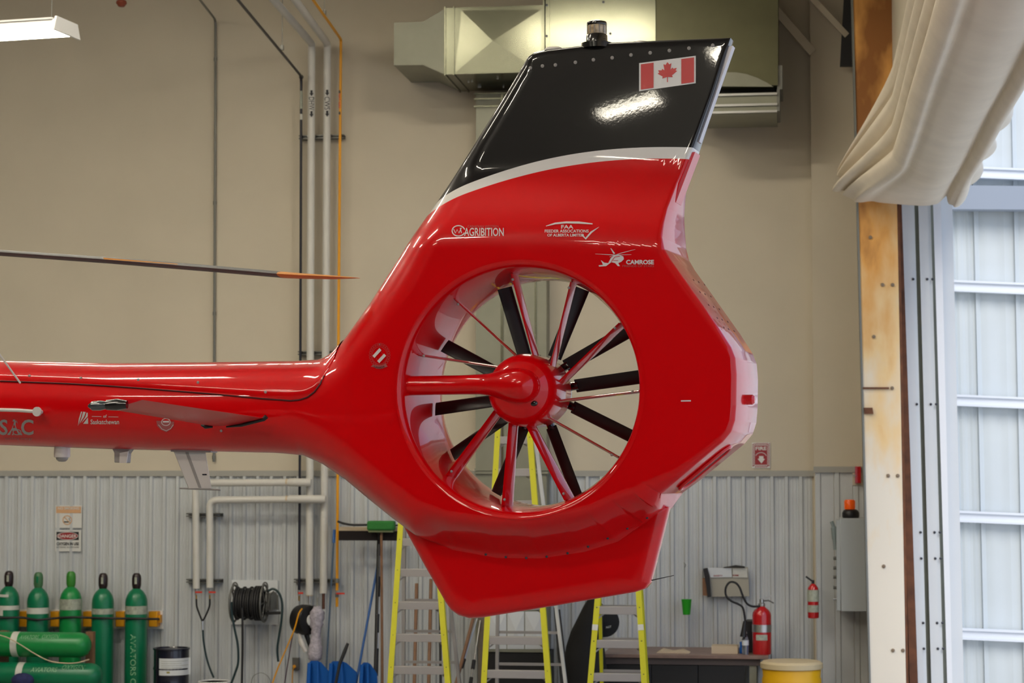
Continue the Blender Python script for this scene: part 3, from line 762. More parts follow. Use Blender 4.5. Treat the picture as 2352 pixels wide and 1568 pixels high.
# arm with the egg-shaped end over the hub
xs = [(-.572, .047, .09, .047), (-.45, .046, .085, .046), (-.3, .046, .07, .046), (-.2, .048, .05, .048), (-.15, .053, .03, .055), (-.09, .068, .0, .068), (-.04, .079, -.02, .08), (.01, .083, -.03, .085), (.05, .079, -.032, .082), (.08, .066, -.03, .07), (.1, .045, -.025, .05), (.11, .022, -.02, .025), (.113, .002, -.02, .003)]
w0 = TP(1000, 884, .06)[1]
mb = MB(); n = 28
for a, ry, d, rd in xs:
    k = min(1, max(0, (a+.2)/.25)); wc = w0*(1-k)+.012*k
    for j in range(n): t = 2*math.pi*j/n; mb.v.append(L(a, d+rd*math.sin(t), wc+ry*math.cos(t)))
for i in range(len(xs)-1):
    for j in range(n): mb.f.append((i*n+j, i*n+(j+1) % n, (i+1)*n+(j+1) % n, (i+1)*n+j))
arm = hobj('driveshaft_fairing', mb, M_RPAINT, smooth=60)
hobj('fill_port', MB().sphere(surf(1202, 893) if False else L(*[TP(1226, 926, -.02)[0], -.018, TP(1226, 926, -.02)[1]]), .017, 8, (1.1, .5, .8)), M_BLACKG, hub)
def plate(p0, p1, c0, c1, th, tw0, tw1, nseg=8, curve=.0, d=.15):
    """vane or blade between tail-frame points (a, w) with chord along depth, twisted tw (rad) about its span"""
    m_ = MB(); K = 12
    for i in range(nseg+1):
        u = i/nseg; a = p0[0]+(p1[0]-p0[0])*u; w = p0[1]+(p1[1]-p0[1])*u; c = c0+(c1-c0)*u; tw = tw0+(tw1-tw0)*u
        sx, sz = p1[0]-p0[0], p1[1]-p0[1]; l_ = math.hypot(sx, sz); tx, tz = -sz/l_, sx/l_      # tangential
        for j in range(K):
            t = 2*math.pi*j/K; x = c/2*math.cos(t); y = th/2*math.sin(t)*(1+.3*math.cos(t)); cv = curve*(1-(2*x/c)**2)
            y += cv
            dd = x*math.cos(tw)-y*math.sin(tw); tt = x*math.sin(tw)+y*math.cos(tw)
            m_.v.append(L(a+tx*tt, d+dd, w+tz*tt))
    for i in range(nseg):
        for j in range(K): m_.f.append((i*K+j, i*K+(j+1) % K, (i+1)*K+(j+1) % K, (i+1)*K+j))
    m_.f.append(tuple(range(K))[::-1]); m_.f.append(tuple(nseg*K+j for j in range(K)))
    return m_
VAN = [((1180, 625), (1228, 807), .02, .04), ((1317, 649), (1271, 833), .02, .0), ((1424, 750), (1303, 865), .0, .1), ((1457, 900), (1291, 920), 0, 0), ((1416, 1047), (1275, 967), 0, .14), ((1305, 1140), (1220, 979), 0, -.22), ((1165, 1165), (1179, 979), 0, -.22), ((1038, 1092), (1137, 956), 0, -.22), ((975, 817), (1133, 841), 0, 0), ((1050, 691), (1177, 809), 0, -.12)]
DV = .15
for o_, i_, ex, tw in VAN:
    po = TP(*o_, DV); pi_ = TP(*i_, DV)
    # run the vane from the hub skin to the duct skin along its own line
    v = Vector((po[0]-pi_[0], po[1]-pi_[1])); u = v.normalized(); q = Vector(pi_); bq = q.dot(u); k = -bq+math.sqrt(max(0, bq*bq-q.dot(q)+.557**2)); po = q+u*k
    dm = q.dot(q)-.165**2; disc = bq*bq-dm; k2 = -bq+math.sqrt(disc) if disc > 0 else 0
    pi2 = q+u*min(k2, .1) if disc > 0 else q
    mb = plate(tuple(po), tuple(pi2), .115, .095, .014, tw, tw, 6, d=DV)
    vn = hobj('guide_vane', mb, M_RPAINT, smooth=50)
    hobj('screw', MB().sphere(L(po[0]-u.x*.03, DV-.055, po[1]-u.y*.03), .007, 5), M_ANTG, vn)
BLD = [((1159, 661), (1202, 807)), ((1339, 659), (1277, 813)), ((1432, 766), (1307, 837)), ((1458, 867), (1323, 886)), ((1437, 995), (1319, 936)), ((1323, 1132), (1267, 983)), ((1141, 1130), (1204, 981)), ((1044, 1041), (1153, 965)), ((1010, 938), (1121, 922)), ((1028, 797), (1125, 849))]
DB = .38
for o_, i_ in BLD:
    po = Vector(TP(*o_, DB)); pi_ = Vector(TP(*i_, DB)); u = (po-pi_).normalized(); q = pi_; bq = q.dot(u)
    k = -bq+math.sqrt(bq*bq-q.dot(q)+.541**2); po = q+u*k
    k2 = -bq+math.sqrt(max(0, bq*bq-q.dot(q)+.15**2)) if bq*bq-q.dot(q)+.15**2 > 0 else 0
    pi2 = q+u*k2
    bl = hobj('rotor_blade', plate(tuple(po), tuple(pi2+u*.03), .075, .068, .012, 1.05, 1.15, 6, d=DB), M_BLADE, smooth=50)
    hobj('blade_root', MB().cyl(L(pi2.x-u.x*.01, DB, pi2.y-u.y*.01), L(pi2.x+u.x*.045, DB, pi2.y+u.y*.045), .020, n=10), M_BLACKG, bl)

# --- horizontal stabiliser on the port side
def hp(px, py, d): a, w = TP(px, py, d); return L(a, d, w)
tl, tt, rt, rl = hp(232, 936, -1.15), hp(327, 918, -1.15), hp(612, 961, .03), hp(470, 973, .03)
def airfoil(le, te, th, n=10):
    pts = []; ch = te-le
    for i in range(n+1): u = i/n; pts.append(le+ch*u+Vector((0, 0, 1))*th*2.2*math.sqrt(max(0, u))*(1-u))
    for i in range(n-1, 0, -1): u = i/n; pts.append(le+ch*u-Vector((0, 0, 1))*th*1.1*math.sqrt(u)*(1-u))
    return pts
mb = MB(); secs = []
for k in range(9):
    u = k/8; secs.append(airfoil(tl.lerp(rl, u), tt.lerp(rt, u), .022+.02*u))
n = len(secs[0])
for s in secs: mb.v += s
for i in range(8):
    for j in range(n): mb.f.append((i*n+j, i*n+(j+1) % n, (i+1)*n+(j+1) % n, (i+1)*n+j))
mb.f.append(tuple(range(n))[::-1]); mb.f.append(tuple(8*n+j for j in range(n)))
stab = hobj('stabiliser', mb, mat('stabiliser_red', (200, 6, 20), .35, coat=.25, spec=.2), smooth=40)
e1 = hp(250, 931, -1.17); e2 = hp(180, 931, -1.25)
hobj('end_fairing', MB().tube([hp(292, 929, -1.16), hp(270, 929, -1.165), hp(245, 930, -1.17)], [.018, .026, .022], 12), M_BLACKG, stab)
hobj('position_light', MB().tube([hp(247, 930, -1.17), hp(230, 931, -1.175), hp(212, 932, -1.18), hp(203, 932, -1.18)], [.016, .022, .020, .006], 12), mat('light_glass_dark', (60, 66, 70), .1, coat=1), stab)
hobj('gasket', MB().tube([hp(520, 980, .025), hp(555, 976, .015), hp(585, 968, .01), hp(606, 962, .01), hp(612, 956, .01)], [.004, .008, .009, .011, .012], 8), M_DARK, stab)
hobj('gasket', MB().tube([hp(462, 976, .02), hp(472, 979, .02), hp(488, 980, .02)], [.004, .012, .005], 8), M_DARK, stab)
hobj('bolt', MB().sphere(surf(508, 989), .007, 5), M_ANTG, stab)
# --- fittings on the boom
ant = hobj('rod_antenna', MB().tube([surf(-80, 938, .05), surf(0, 941, .05), surf(40, 942, .05), surf(84, 945, .045)], .009, 10), M_ANT)
hobj('mounting_disc', MB().lathe([(.024, 0), (.024, .012), (.010, .02), (.010, .05)], surf(84, 945, .055), (0, 1, 0), 20), M_ANT, ant)
hobj('wire_antenna', MB().tube([hp(-60, 720, -.1), hp(0, 815, .0), hp(47, 880, .035)], .005, 8), M_ANT)
def blade_px(pts, d, th):
    return MB().prism([hp(x, y, d-th/2) for x, y in pts], (0, th, 0))
g1 = hobj('gps_dome', MB().lathe([(.040, .02), (.042, -.03), (.040, -.045)], hp(143, 1030, HMID), (0, 0, 1), 24), M_ANT)
hobj('dome', MB().lathe([(.032, -.045), (.030, -.055), (.018, -.066), (0, -.068)], hp(143, 1030, HMID), (0, 0, 1), 24), M_ANTG, g1)
g2 = hobj('box_antenna', blade_px([(256, 1028), (300, 1030), (292, 1040), (290, 1063), (262, 1062), (262, 1040)], HMID, .05), M_ANTG, bevel=.004)
hobj('box_face', blade_px([(275, 1040), (294, 1036), (290, 1063), (274, 1063)], HMID-.028, .008), M_ANT, g2)
g3 = hobj('blade_antenna', MB().hexa([hp(398, 1034, HMID-.02), hp(472, 1036, HMID-.02), hp(472, 1036, HMID+.02), hp(398, 1034, HMID+.02), hp(433, 1122, HMID-.01), hp(486, 1122, HMID-.01), hp(486, 1122, HMID+.01), hp(433, 1122, HMID+.01)][4:]+[hp(398, 1034, HMID-.02), hp(472, 1036, HMID-.02), hp(472, 1036, HMID+.02), hp(398, 1034, HMID+.02)]), M_ANT, bevel=.004)
hobj('end_plate', MB().tube([hp(413, 1121, HMID), hp(455, 1122.5, HMID), hp(507, 1125, HMID)], [.006, .008, .006], 8, ry=.6), M_ANTG, g3)
hobj('ridge', MB().prism([hp(425, 1037, HMID-.022), hp(432, 1037, HMID-.022), hp(462, 1120, HMID-.014), hp(456, 1120, HMID-.014)], (0, .004, 0)), M_ANTG, g3)
hobj('base_flange', MB().prism([hp(392, 1031, HMID-.04), hp(484, 1033, HMID-.04), hp(484, 1039, HMID-.04), hp(392, 1037, HMID-.04)], (0, .08, 0)), M_ANTG, g3)
hobj('nameplate', MB().prism([hp(464, 1088, HMID-.016), hp(474, 1088, HMID-.016), hp(475, 1091, HMID-.016), hp(465, 1091, HMID-.016)], (0, .003, 0)), M_SCREW, g3)
# --- main rotor blade that reaches back over the boom
rb = MB(); pts = [(-1300, 478, 15), (0, 580.5, 12), (240, 597, 12.5), (500, 618, 12.5), (650, 631, 12), (700, 634, 10), (760, 636.5, 7), (800, 637.5, 4), (821, 638, 1)]
def mrb(lst, d0, grow=0.0):
    m_ = MB(); K = 10
    for x, y, h in lst:
        c = hp(x, y, d0); r = h/2*10.2/F+grow
        for j in range(K): t = 2*math.pi*j/K; m_.v.append(c+Vector((0, .085*math.cos(t)*(1 if h > 6 else .5), r*1.25*math.sin(t)+.085*math.cos(t)*.02)))
    for i in range(len(lst)-1):
        for j in range(K): m_.f.append((i*K+j, i*K+(j+1) % K, (i+1)*K+(j+1) % K, (i+1)*K+j))
    m_.f.append(tuple(range(K))[::-1]); m_.f.append(tuple((len(lst)-1)*K+j for j in range(K))); return m_
mrbl = hobj('main_rotor_blade', mrb(pts[:5], HMID), M_GBLADE, smooth=50)
hobj('blade_tip', mrb(pts[4:], HMID), M_OBLADE, mrbl, smooth=50, label='ochre painted blade tip')
def bandy(x): return np.interp(x, [p[0] for p in pts], [p[1] for p in pts])
m_ = MB(); 
for (xa_, xb_) in ((236, 408),):
    m_.add([hp(xa_, bandy(xa_)-5.5, HMID-.09), hp(xb_, bandy(xb_)-5, HMID-.09), hp(xb_, bandy(xb_)-3.4, HMID-.092), hp(xa_+4, bandy(xa_)-1.2, HMID-.092)], [(0, 1, 2, 3)])
hobj('blade_band', m_, M_OBLADE, mrbl)

# --- lettering and emblems on the port side
S = surf
def dec(nm, mb, m): return hobj(nm, mb, m, smooth=0)
def ring(mb, cx, cy, r, wd, n=28, ry=None, a0=0, a1=360):
    pts_ = circ(cx, cy, r, n, ry, a0, a1); strip_px(mb, pts_, wd, S, closed=(a1-a0 >= 360)); return mb
# flag, sheared with the fin
fx = lambda u, v: S(1468+u*130, 145+v*64.5-u*17+ (u*v)*-1.5)
def fpoly(mb, pts): 
    tri = tessellate_polygon([[Vector((x, y, 0)) for x, y in pts]]); mb.add([fx(x, y) for x, y in pts], [tuple(t) for t in tri]); return mb
def fgrid(mb, u0, u1, v0, v1, n=6):
    vs = [fx(u0+(u1-u0)*i/n, v) for v in (v0, v1) for i in range(n+1)]
    mb.add(vs, [(i, i+1, n+2+i, n+1+i) for i in range(n)]); return mb
fl = dec('flag', fgrid(MB(), 0, 1, 0, 1), M_FLAGW)
S = lambda x, y: surf(x, y, .0042)
rd = MB(); fgrid(rd, .03, .255, .05, .95); fgrid(rd, .745, .97, .05, .95)
hobj('flag_bar', fgrid(MB(), .03, .255, .05, .95), M_FLAGR, fl, smooth=0); hobj('flag_bar', fgrid(MB(), .745, .97, .05, .95), M_FLAGR, fl, smooth=0)
half = [(0, -.46), (.055, -.36), (.115, -.40), (.085, -.16), (.15, -.23), (.165, -.175), (.265, -.195), (.235, -.10), (.28, -.07), (.13, .07), (.15, .14), (.012, .105), (.012, .30)]
# proportions in flag heights; the flag is twice as wide as high
leaf = [(.5+x*.62, .53+y*.95) for x, y in half]+[(.5-x*.62, .53+y*.95) for x, y in half[::-1][:-1]]
hobj('maple_leaf', fpoly(MB(), leaf), M_FLAGR, fl, smooth=0)
S = surf
# agricultural show mark
mb = MB(); ring(mb, 1053, 530, 14.5, 2.4, 26, 12, 20, 345); strip_px(mb, [(1042, 526), (1046, 535), (1050, 527), (1054, 535), (1060, 523)], 2, S); strip_px(mb, [(1057, 523), (1060, 535)], 2, S)
dec('emblem', mb, M_DECAL)
dec('lettering', text_px(MB(), 'AGRIBITION', (1066, 523, 1157, 542), S, .012, 0, dy=0), M_DECAL)
dec('lettering', text_px(MB(), 'CANADIAN WESTERN', (1074, 517, 1145, 522.5), S, .0, 0), M_DECALF)
# feeder association mark
mb = MB(); strip_px(mb, [(1254, 519), (1275, 513), (1300, 510.5), (1330, 511), (1361, 514)], [1.5, 4, 4.5, 5, 2.5], S)
strip_px(mb, [(1337, 539), (1345, 548), (1358, 533), (1376, 521)], [4, 4, 4, .6], S); dec('emblem', mb, M_DECAL)
dec('lettering', text_px(MB(), 'FAA', (1289, 516.5, 1317, 525), S, .02), M_DECAL)
dec('lettering', text_px(MB(), 'FEEDER ASSOCATIONS', (1251, 527, 1352, 534), S, .02), M_DECAL)
dec('lettering', text_px(MB(), 'OF ALBERTA LIMITED', (1257, 536.5, 1341, 543), S, .02), M_DECAL)
# friends group mark with its small helicopter
dec('lettering', text_px(MB(), 'CAMROSE', (1438, 596.5, 1502, 607), S, .035), M_DECAL)
dec('lettering', text_px(MB(), 'FRIENDS OF STARS', (1430, 608.5, 1502, 613), S, .0), M_DECALF)
mb = MB(); poly_px(mb, [(1403, 592), (1412, 585), (1420, 584), (1432, 589), (1433, 595), (1427, 601), (1420, 604), (1424, 611), (1419, 611), (1413, 604), (1404, 602), (1392, 611), (1376, 612), (1375, 609), (1385, 608), (1380, 597), (1388, 603), (1397, 604)], S)
poly_px(mb, [(1402, 570), (1404, 570), (1413, 582), (1409, 583)], S); strip_px(mb, [(1367, 583), (1412, 585.5), (1450, 584.5)], [.6, 1.6, .6], S); strip_px(mb, [(1400, 590), (1425, 581.5), (1459, 572.5)], [.6, 1.5, .6], S)
dec('emblem', mb, M_DECAL)
S2 = lambda x, y: surf(x, y, .0042)
mb = MB(); strip_px(mb, [(1404, 601), (1412, 590), (1424, 588)], 1.2, S2); strip_px(mb, [(1408, 598), (1420, 598)], 1, S2); dec('emblem_line', mb, M_RPAINT)
# service association crest
def P14(x, y): return 820+x/14.26, 760+y/14.26
mb = MB()
for k in range(26):
    t = 2*math.pi*k/26; x, y = P14(740+310*math.cos(t), 790+360*math.sin(t)); ring(mb, x, y, 2.7, .55, 10)
ring(mb, *P14(740, 800), 17.2, .6, 30, 20); ring(mb, *P14(740, 560), 0.001+0, .1, 3)
x, y = P14(740, 440); poly_px(mb, [(x, y-3), (x+1, y-1), (x+3, y-1), (x+1.5, y+.6), (x+2, y+3), (x, y+1.6), (x-2, y+3), (x-1.5, y+.6), (x-3, y-1), (x-1, y-1)], S)
poly_px(mb, [P14(450, 1170), P14(530, 1090), P14(640, 1120), P14(740, 1130), P14(850, 1110), P14(930, 1060), P14(1000, 1160), P14(920, 1190), P14(830, 1230), P14(740, 1240), P14(640, 1230), P14(540, 1180)], S)
ring(mb, *P14(735, 820), 11, .7, 4, 15); dec('crest', mb, M_DECALF)
mb = MB(); poly_px(mb, [P14(735, 555), P14(800, 630), P14(570, 880), P14(505, 810)], S2); poly_px(mb, [P14(885, 740), P14(955, 810), P14(730, 1050), P14(660, 980)], S2); dec('crest_bar', mb, M_DECAL)
dec('lettering', text_px(MB(), 'CANADA', (858.5, 840, 883.5, 844.5), lambda x, y: surf(x, y-.018*(x-871)**2+1.5, .0042), .02), M_DECALK)
# boom marks
dec('lettering', text_px(MB(), 'PSAC', (-22, 963, 77, 999), S, .02), M_ANTG)
mb = MB(); ring(mb, 39, 992, 9, 2, 18, 6); strip_px(mb, [(29, 999), (38, 966), (50, 999)], 3, S); dec('emblem', mb, M_ANTG)
dec('lettering', text_px(MB(), 'working energy', (11, 1004, 74, 1011), S), M_DECALF)
dec('lettering', text_px(MB(), 'Saskatchewan', (208, 963, 273.5, 974), S, .012), M_ANT)
dec('lettering', text_px(MB(), 'of', (237, 952, 245, 959), S, .01), M_ANT)
mb = MB(); strip_px(mb, [(211, 956), (233, 956.5)], 1, S); strip_px(mb, [(249, 957), (272, 957.3)], 1, S); dec('marking', mb, M_ANT); mb = MB(); poly_px(mb, [(186, 945), (189, 945), (183, 966), (179, 978), (181, 962)], S)
poly_px(mb, [(191, 945), (197, 946), (193, 957), (182, 974), (187, 960)], S); poly_px(mb, [(199, 947), (201.5, 948), (201.5, 956), (187, 971), (196, 957)], S); poly_px(mb, [(202, 958), (202.5, 973), (191, 973)], S); dec('emblem', mb, M_ANT)
mb = MB(); poly_px(mb, [(359, 966), (400, 968), (399, 978), (392, 986), (382, 992), (370, 987), (361, 978)], S); dec('crest', mb, M_DECALF)
mb = MB(); ring(mb, 381, 969, 10, 1.6, 20, 8); strip_px(mb, [(364, 975), (372, 985), (382, 989), (392, 984), (398, 975)], 1.3, S2); poly_px(mb, [(374, 966), (388, 966), (389, 970), (374, 970)], S2); dec('crest_ring', mb, M_DECAL)
dec('marking', poly_px(MB(), [(1564, 919), (1587, 918.6), (1587, 921.6), (1564, 922)], S), M_DECAL)
#@@WALLS
# ================================================================== DUCTWORK, PIPES AND SIGNS ON THE BACK WALL
def box_px(x0, y0, x1, y1, Y, dep, x0b=None, x1b=None):
    """box whose front face fills the pixel rectangle at plane Y and which runs dep further back"""
    a = P(x0, y1, Y); b = P(x1, y1, Y); c = P(x1 if x1b is None else x1b, y0, Y); d = P(x0 if x0b is None else x0b, y0, Y)
    zt = (c.z+d.z)/2; zb = (a.z+b.z)/2
    a.z = b.z = zb; c.z = d.z = zt
    return MB().prism([a, b, c, d], (0, dep, 0))
YD = 21.0
dct = thing('ventilation_duct', (P(1175, 900, 21.9).x, 21.8, 0), 'large galvanised ventilation duct at the top of the wall, its riser reaching the floor', 'duct')
WLOC[dct] = Vector(dct.location)
sec = [(905, 52, 150), (972, 50, 149), (1022, 20, 171)]
def dsec(x, yt, yb): a = P(x, yt, YD); b = P(x, yb, YD); return [(a.x, YD, b.z), (a.x, YD, a.z), (a.x, YB-.02, a.z), (a.x, YB-.02, b.z)]
ss_ = [dsec(*q) for q in sec]; m_ = MB(); m_.v = [Vector(p) for q in ss_ for p in q]
for i in range(2):
    for j in range(4): m_.f.append((i*4+j, i*4+(j+1) % 4, (i+1)*4+(j+1) % 4, (i+1)*4+j))
m_.f.append((3, 2, 1, 0)); m_.f.append((8, 9, 10, 11)); obj('reducer', m_, M_GALVD, dct)
zt_, zb_ = P(1100, 16, YD).z, P(1100, 169, YD).z
def dbox(x0, x1, dz0=0, dz1=0, dy=0, m=M_GALV, nm='duct_body', top=None):
    a = P(x0, 90, YD).x; b = P(x1, 90, YD).x
    return obj(nm, MB().box((a, YD-dy, zb_-dz0), (b, YB-.02, (top or zt_)+dz1)), m, dct)
dbox(1024, 1251); dbox(1253, 1503, top=zt_+.25); 
for x in (1021, 1041, 1248, 1259, 1503): dbox(x, x+3, .012, .012, .02, M_GALV, 'seam_flange', top=zt_+(.25 if x > 1245 else 0))
# cross-broken relief on the first section
q = [P(1045, 166, YD-.001), P(1215, 165, YD-.001), P(1128, 96, YD-.014)]
obj('cross_break', MB().add([P(1045, 167, YD-.001), P(1243, 165, YD-.001), P(1132, 94, YD-.016), P(1060, 24, YD-.001), P(1243, 22, YD-.001)], [(0, 1, 2), (1, 4, 2), (4, 3, 2), (3, 0, 2)]), M_GALV, dct, smooth=0)
for x, y in ((1256, 12), (1256, 83), (1402, 77), (1386, 5)): obj('screw', MB().lathe([(.012, 0), (.012, .01)], P(x, y, YD-.002), (0, -1, 0), 8), M_SCREW, dct)
for x, y in ((1076, 187), (1084, 186), (1099, 199), (1103, 199), (1143, 179), (1156, 199)): 
    p = PZ(x, y, zb_-.003); obj('bolt', MB().lathe([(.010, 0), (.010, .012)], p, (0, 0, -1), 8), M_STEEL, dct)
# elbow at the right with its turned-down outlet
obj('elbow', box_px(1507, -60, 1787, 199, YD-.05, .95), mat('galvanised_olive', (96, 94, 66), .45, metal=.4, noise=.08, nscale=4), dct)
obj('turning_vane', MB().prism([P(x, y, YD-.075) for x, y in ((1630, 198), (1645, 176), (1665, 166), (1690, 166), (1715, 170), (1740, 179), (1762, 190), (1776, 199))], (0, .03, 0)), M_GALVD, dct)
obj('outlet_gap_shade', box_px(1600, 199, 1780, 215, YD+.15, .7), M_DARK, dct)  # solid black block stands in for the shade in the gap
obj('outlet_collar', box_px(1600, 214, 1784, 262, YD-.02, .85), M_GALVD, dct)
for y in (217, 241, 257): obj('collar_rib', box_px(1598, y-2.5, 1785, y+2.5, YD-.045, .03), M_STEEL, dct)
obj('side_flange', box_px(1785, 150, 1797, 205, YD-.02, .7), M_GREYC, dct); obj('side_flange', box_px(1784, 205, 1791, 255, YD-.02, .7), M_GREYC, dct)
# riser
YV = 21.72
zf = P(1170, 212, YV).z
def vb(x0, x1, z0, z1, Y, m, nm, dep=None): a = P(x0, 640, Y).x; b = P(x1, 640, Y).x; return obj(nm, MB().box((a, Y, z0), (b, YB-.02 if dep is None else Y+dep, z1)), m, dct)
vb(1093, 1255, .62, zf, YV, M_GALVD, 'riser'); 
for y in (214, 226, 243): z = P(1170, y, YV).z; vb(1088, 1262, z-.008, z+.008, YV-.02, M_GALV, 'seam_flange')
for y in (1078, 1085): z = P(1170, y, YV).z; vb(1090, 1258, z-.012, z+.012, YV-.03, M_GALVD, 'seam_flange')
z7 = P(1170, 700, YV).z
vb(1150, 1156, .7, zf, YV-.012, M_GALV, 'standing_seam', .012); vb(1228, 1232, .7, zf, YV-.012, M_GALV, 'standing_seam', .012)
# lower cabinet of the riser: light panels with pressed creases
zc0, zc1 = P(1180, 1497, 21.4).z, P(1180, 1396, 21.4).z
a, b = P(1122, 1450, 21.4).x, P(1250, 1450, 21.4).x
obj('filter_box', MB().box((a, 21.4, zc0), (b, YB-.02, zc1+.9)), M_GALVD, dct)
for (x0, x1) in ((1124, 1163), (1165, 1204), (1206, 1248)):
    c_ = (x0+x1)/2; yo = 21.4
    obj('filter_panel', MB().add([P(x0, 1490, yo-.004), P(x1, 1490, yo-.004), P(x1, 1404, yo-.004), P(x0, 1404, yo-.004), P(c_, 1447, yo-.03)], [(0, 1, 4), (1, 2, 4), (2, 3, 4), (3, 0, 4)]), M_PAINTED, dct, smooth=0)
obj('plinth', MB().box((a-.03, 21.42, 0), (b+.03, YB-.02, zc0-.01)), M_DARK, dct)

YW = 21.86
def up_run(x1, y1, x2, y2, Y1=YW):
    """point on the image ray (x2,y2) at the same height as P(x1,y1,Y1): a pipe running on towards the room"""
    return PZ(x2, y2, P(x1, y1, Y1).z)
def pipe(name, pts, r, m, label, nm='pipe', fil=.09, n=12):
    t = thing(name, (pts[-1].x, pts[-1].y, pts[-1].z), label, 'pipe')
    obj(nm, MB().tube(fillet(pts, fil), r, n), m, t); return t
# conduit
cpts = [up_run(495, 45, 67, -500), P(495, 45, YB-.03), P(494, 300, YB-.03), P(491, 1060, YB-.03)]
cond = pipe('metal_conduit', cpts, .013, M_GREYC, 'thin grey metal conduit running down the wall left of the pipes', 'conduit', n=8)
for y in (136, 466, 720, 1050): obj('coupling', MB().cyl(P(494-(y-300)*.004, y-4, YB-.03), P(494-(y-300)*.004, y+4, YB-.03), .019, n=8), M_GREYC, cond)
# slim black pipe
bp_ = pipe('black_pipe', [up_run(692, 175, 131, -500), P(692, 175, YW), P(690, 800, YW), P(687, 1362, YW)], .014, M_BLKPIPE, 'slim black pipe with white flow marks descending beside the insulated pipes', n=10)
obj('elbow', MB().sphere(P(692, 177, YW), .026, 6), M_STEELD, bp_)
obj('flow_band', MB().cyl(P(692, 209, YW), P(692, 250, YW), .0155, n=10), M_LABELW, bp_); obj('flow_band', MB().cyl(P(692, 262, YW), P(692, 275, YW), .0155, n=10), M_LABEL, bp_)
# two insulated pipes
def ins(label, x1, y1, x2, y2, xe, ye, word, wy):
    t = pipe('insulated_pipe', [up_run(x1, y1, x2, y2), P(x1, y1, YW-.03), P(x1-3, 700, YW-.03), P(xe, ye, YW-.03)], .040, M_PIPE, label, n=16, fil=.06)
    fn = lambda x, y: P(x, y, YW-.03-.0405)
    xc = x1-.5
    tx = obj('lettering', text_px(MB(), word, (xc-6, wy+16, xc+6, wy+46), fn, .0, vert=True), M_TXT, t, smooth=0)
    for y in (wy, wy+48): obj('flow_arrow', poly_px(MB(), [(xc-2.5, y), (xc+2.5, y), (xc+2.5, y+7), (xc+5, y+7), (xc, y+14), (xc-5, y+7), (xc-2.5, y+7)], fn), M_TXT, t, smooth=0)
    return t
dhw = ins('left of the two tall white insulated pipes, marked DHW with arrows', 716, 100, 195, -500, 711, 1366, 'DHW', 207)
cws = ins('right of the two tall white insulated pipes, marked CWS with arrows', 752, 100, 309, -500, 743, 1362, 'CWS', 206)
obj('pipe_end', MB().cyl(P(711, 1360, YW-.03), P(711, 1368, YW-.03), .038, n=16), M_CARD, dhw)
obj('stub', MB().cyl(P(711, 1366, YW-.03), P(711, 1385, YW-.03), .016), M_STEEL, dhw); obj('stub', MB().cyl(P(743, 1361, YW-.03), P(743, 1398, YW-.03), .016), mat('copper_dark', (110, 74, 60), .4, metal=.6), cws)
# branches to the left
YX = YW-.14
br1 = pipe('branch_pipe', [P(712, 1107.5, YX), P(660, 1108, YX), P(449, 1109, YX), P(450, 1200, YX), P(451, 1351, YX)], .037, M_PIPE, 'upper white insulated branch pipe ending at the left red-handled valve', fil=.09, n=16)
br2 = pipe('branch_pipe', [P(744, 1146, YX), P(660, 1146.5, YX), P(481, 1148, YX), P(482, 1200, YX), P(482, 1349, YX)], .037, M_PIPE, 'lower white insulated branch pipe ending at the right red-handled valve', fil=.09, n=16)
for t, x0, x1, y in ((br1, 662, 715, 1107.5), (br2, 662, 748, 1146)):
    obj('elbow_jacket', MB().tube([P(x0, y, YX), P(x0+3, y, YX), P(x1-4, y, YX), P(x1, y, YX)], [.035, .042, .042, .035], 16), M_PIPE, t)
    obj('joint_tape', MB().cyl(P(x0-5, y, YX), P(x0-1, y, YX), .038, n=16), M_CARD, t)
for x0 in (451, 482):
    pass
# gas pipe
gas = pipe('gas_pipe', [up_run(783, 90, 365, -500), P(783, 90, YW), P(778, 700, YW), P(774, 1393, YW)], .015, M_YEL, 'thin bright yellow gas pipe right of the insulated pipes', n=10, fil=.05)
obj('lettering', text_px(MB(), 'NAT GAS', (777.5, 215, 782.5, 248), lambda x, y: P(x, y, YW-.0165), .02, vert=True), M_RED, gas, smooth=0)
for y in (207, 256): obj('flow_arrow', poly_px(MB(), [(778.5, y), (781.5, y), (781.5, y+4), (783, y+4), (780, y+8), (777, y+4), (778.5, y+4)], lambda x, yy: P(x, yy, YW-.0165)), M_TXT, gas, smooth=0)
for y in (1333, 1366): obj('coupling', MB().cyl(P(774, y-5, YW), P(774, y+5, YW), .022, n=10), M_GREYC, gas)
# hanger rods
for (x, y0, y1, px_, who) in ((647, 30, 112, 647, 'black pipe'), (744, -20, 92, 744, 'yellow pipe')): pass
for (xh, yh_, z_, lab) in ((648, 116, P(692, 175, YW).z, 'thin hanger rod holding the sloping black pipe'), (745, 36, P(783, 90, YW).z, 'thin hanger rod holding the sloping yellow gas pipe')):
    p = PZ(xh, yh_, z_); t = thing('hanger_rod', p, lab, 'rod'); obj('rod', MB().cyl(p, Vector((p.x, p.y, 8.4)), .0045, n=6), M_GREYC, t); obj('clevis', MB().cbox(p+Vector((0, 0, .03)), (.03, .03, .05)), M_GREYC, t)
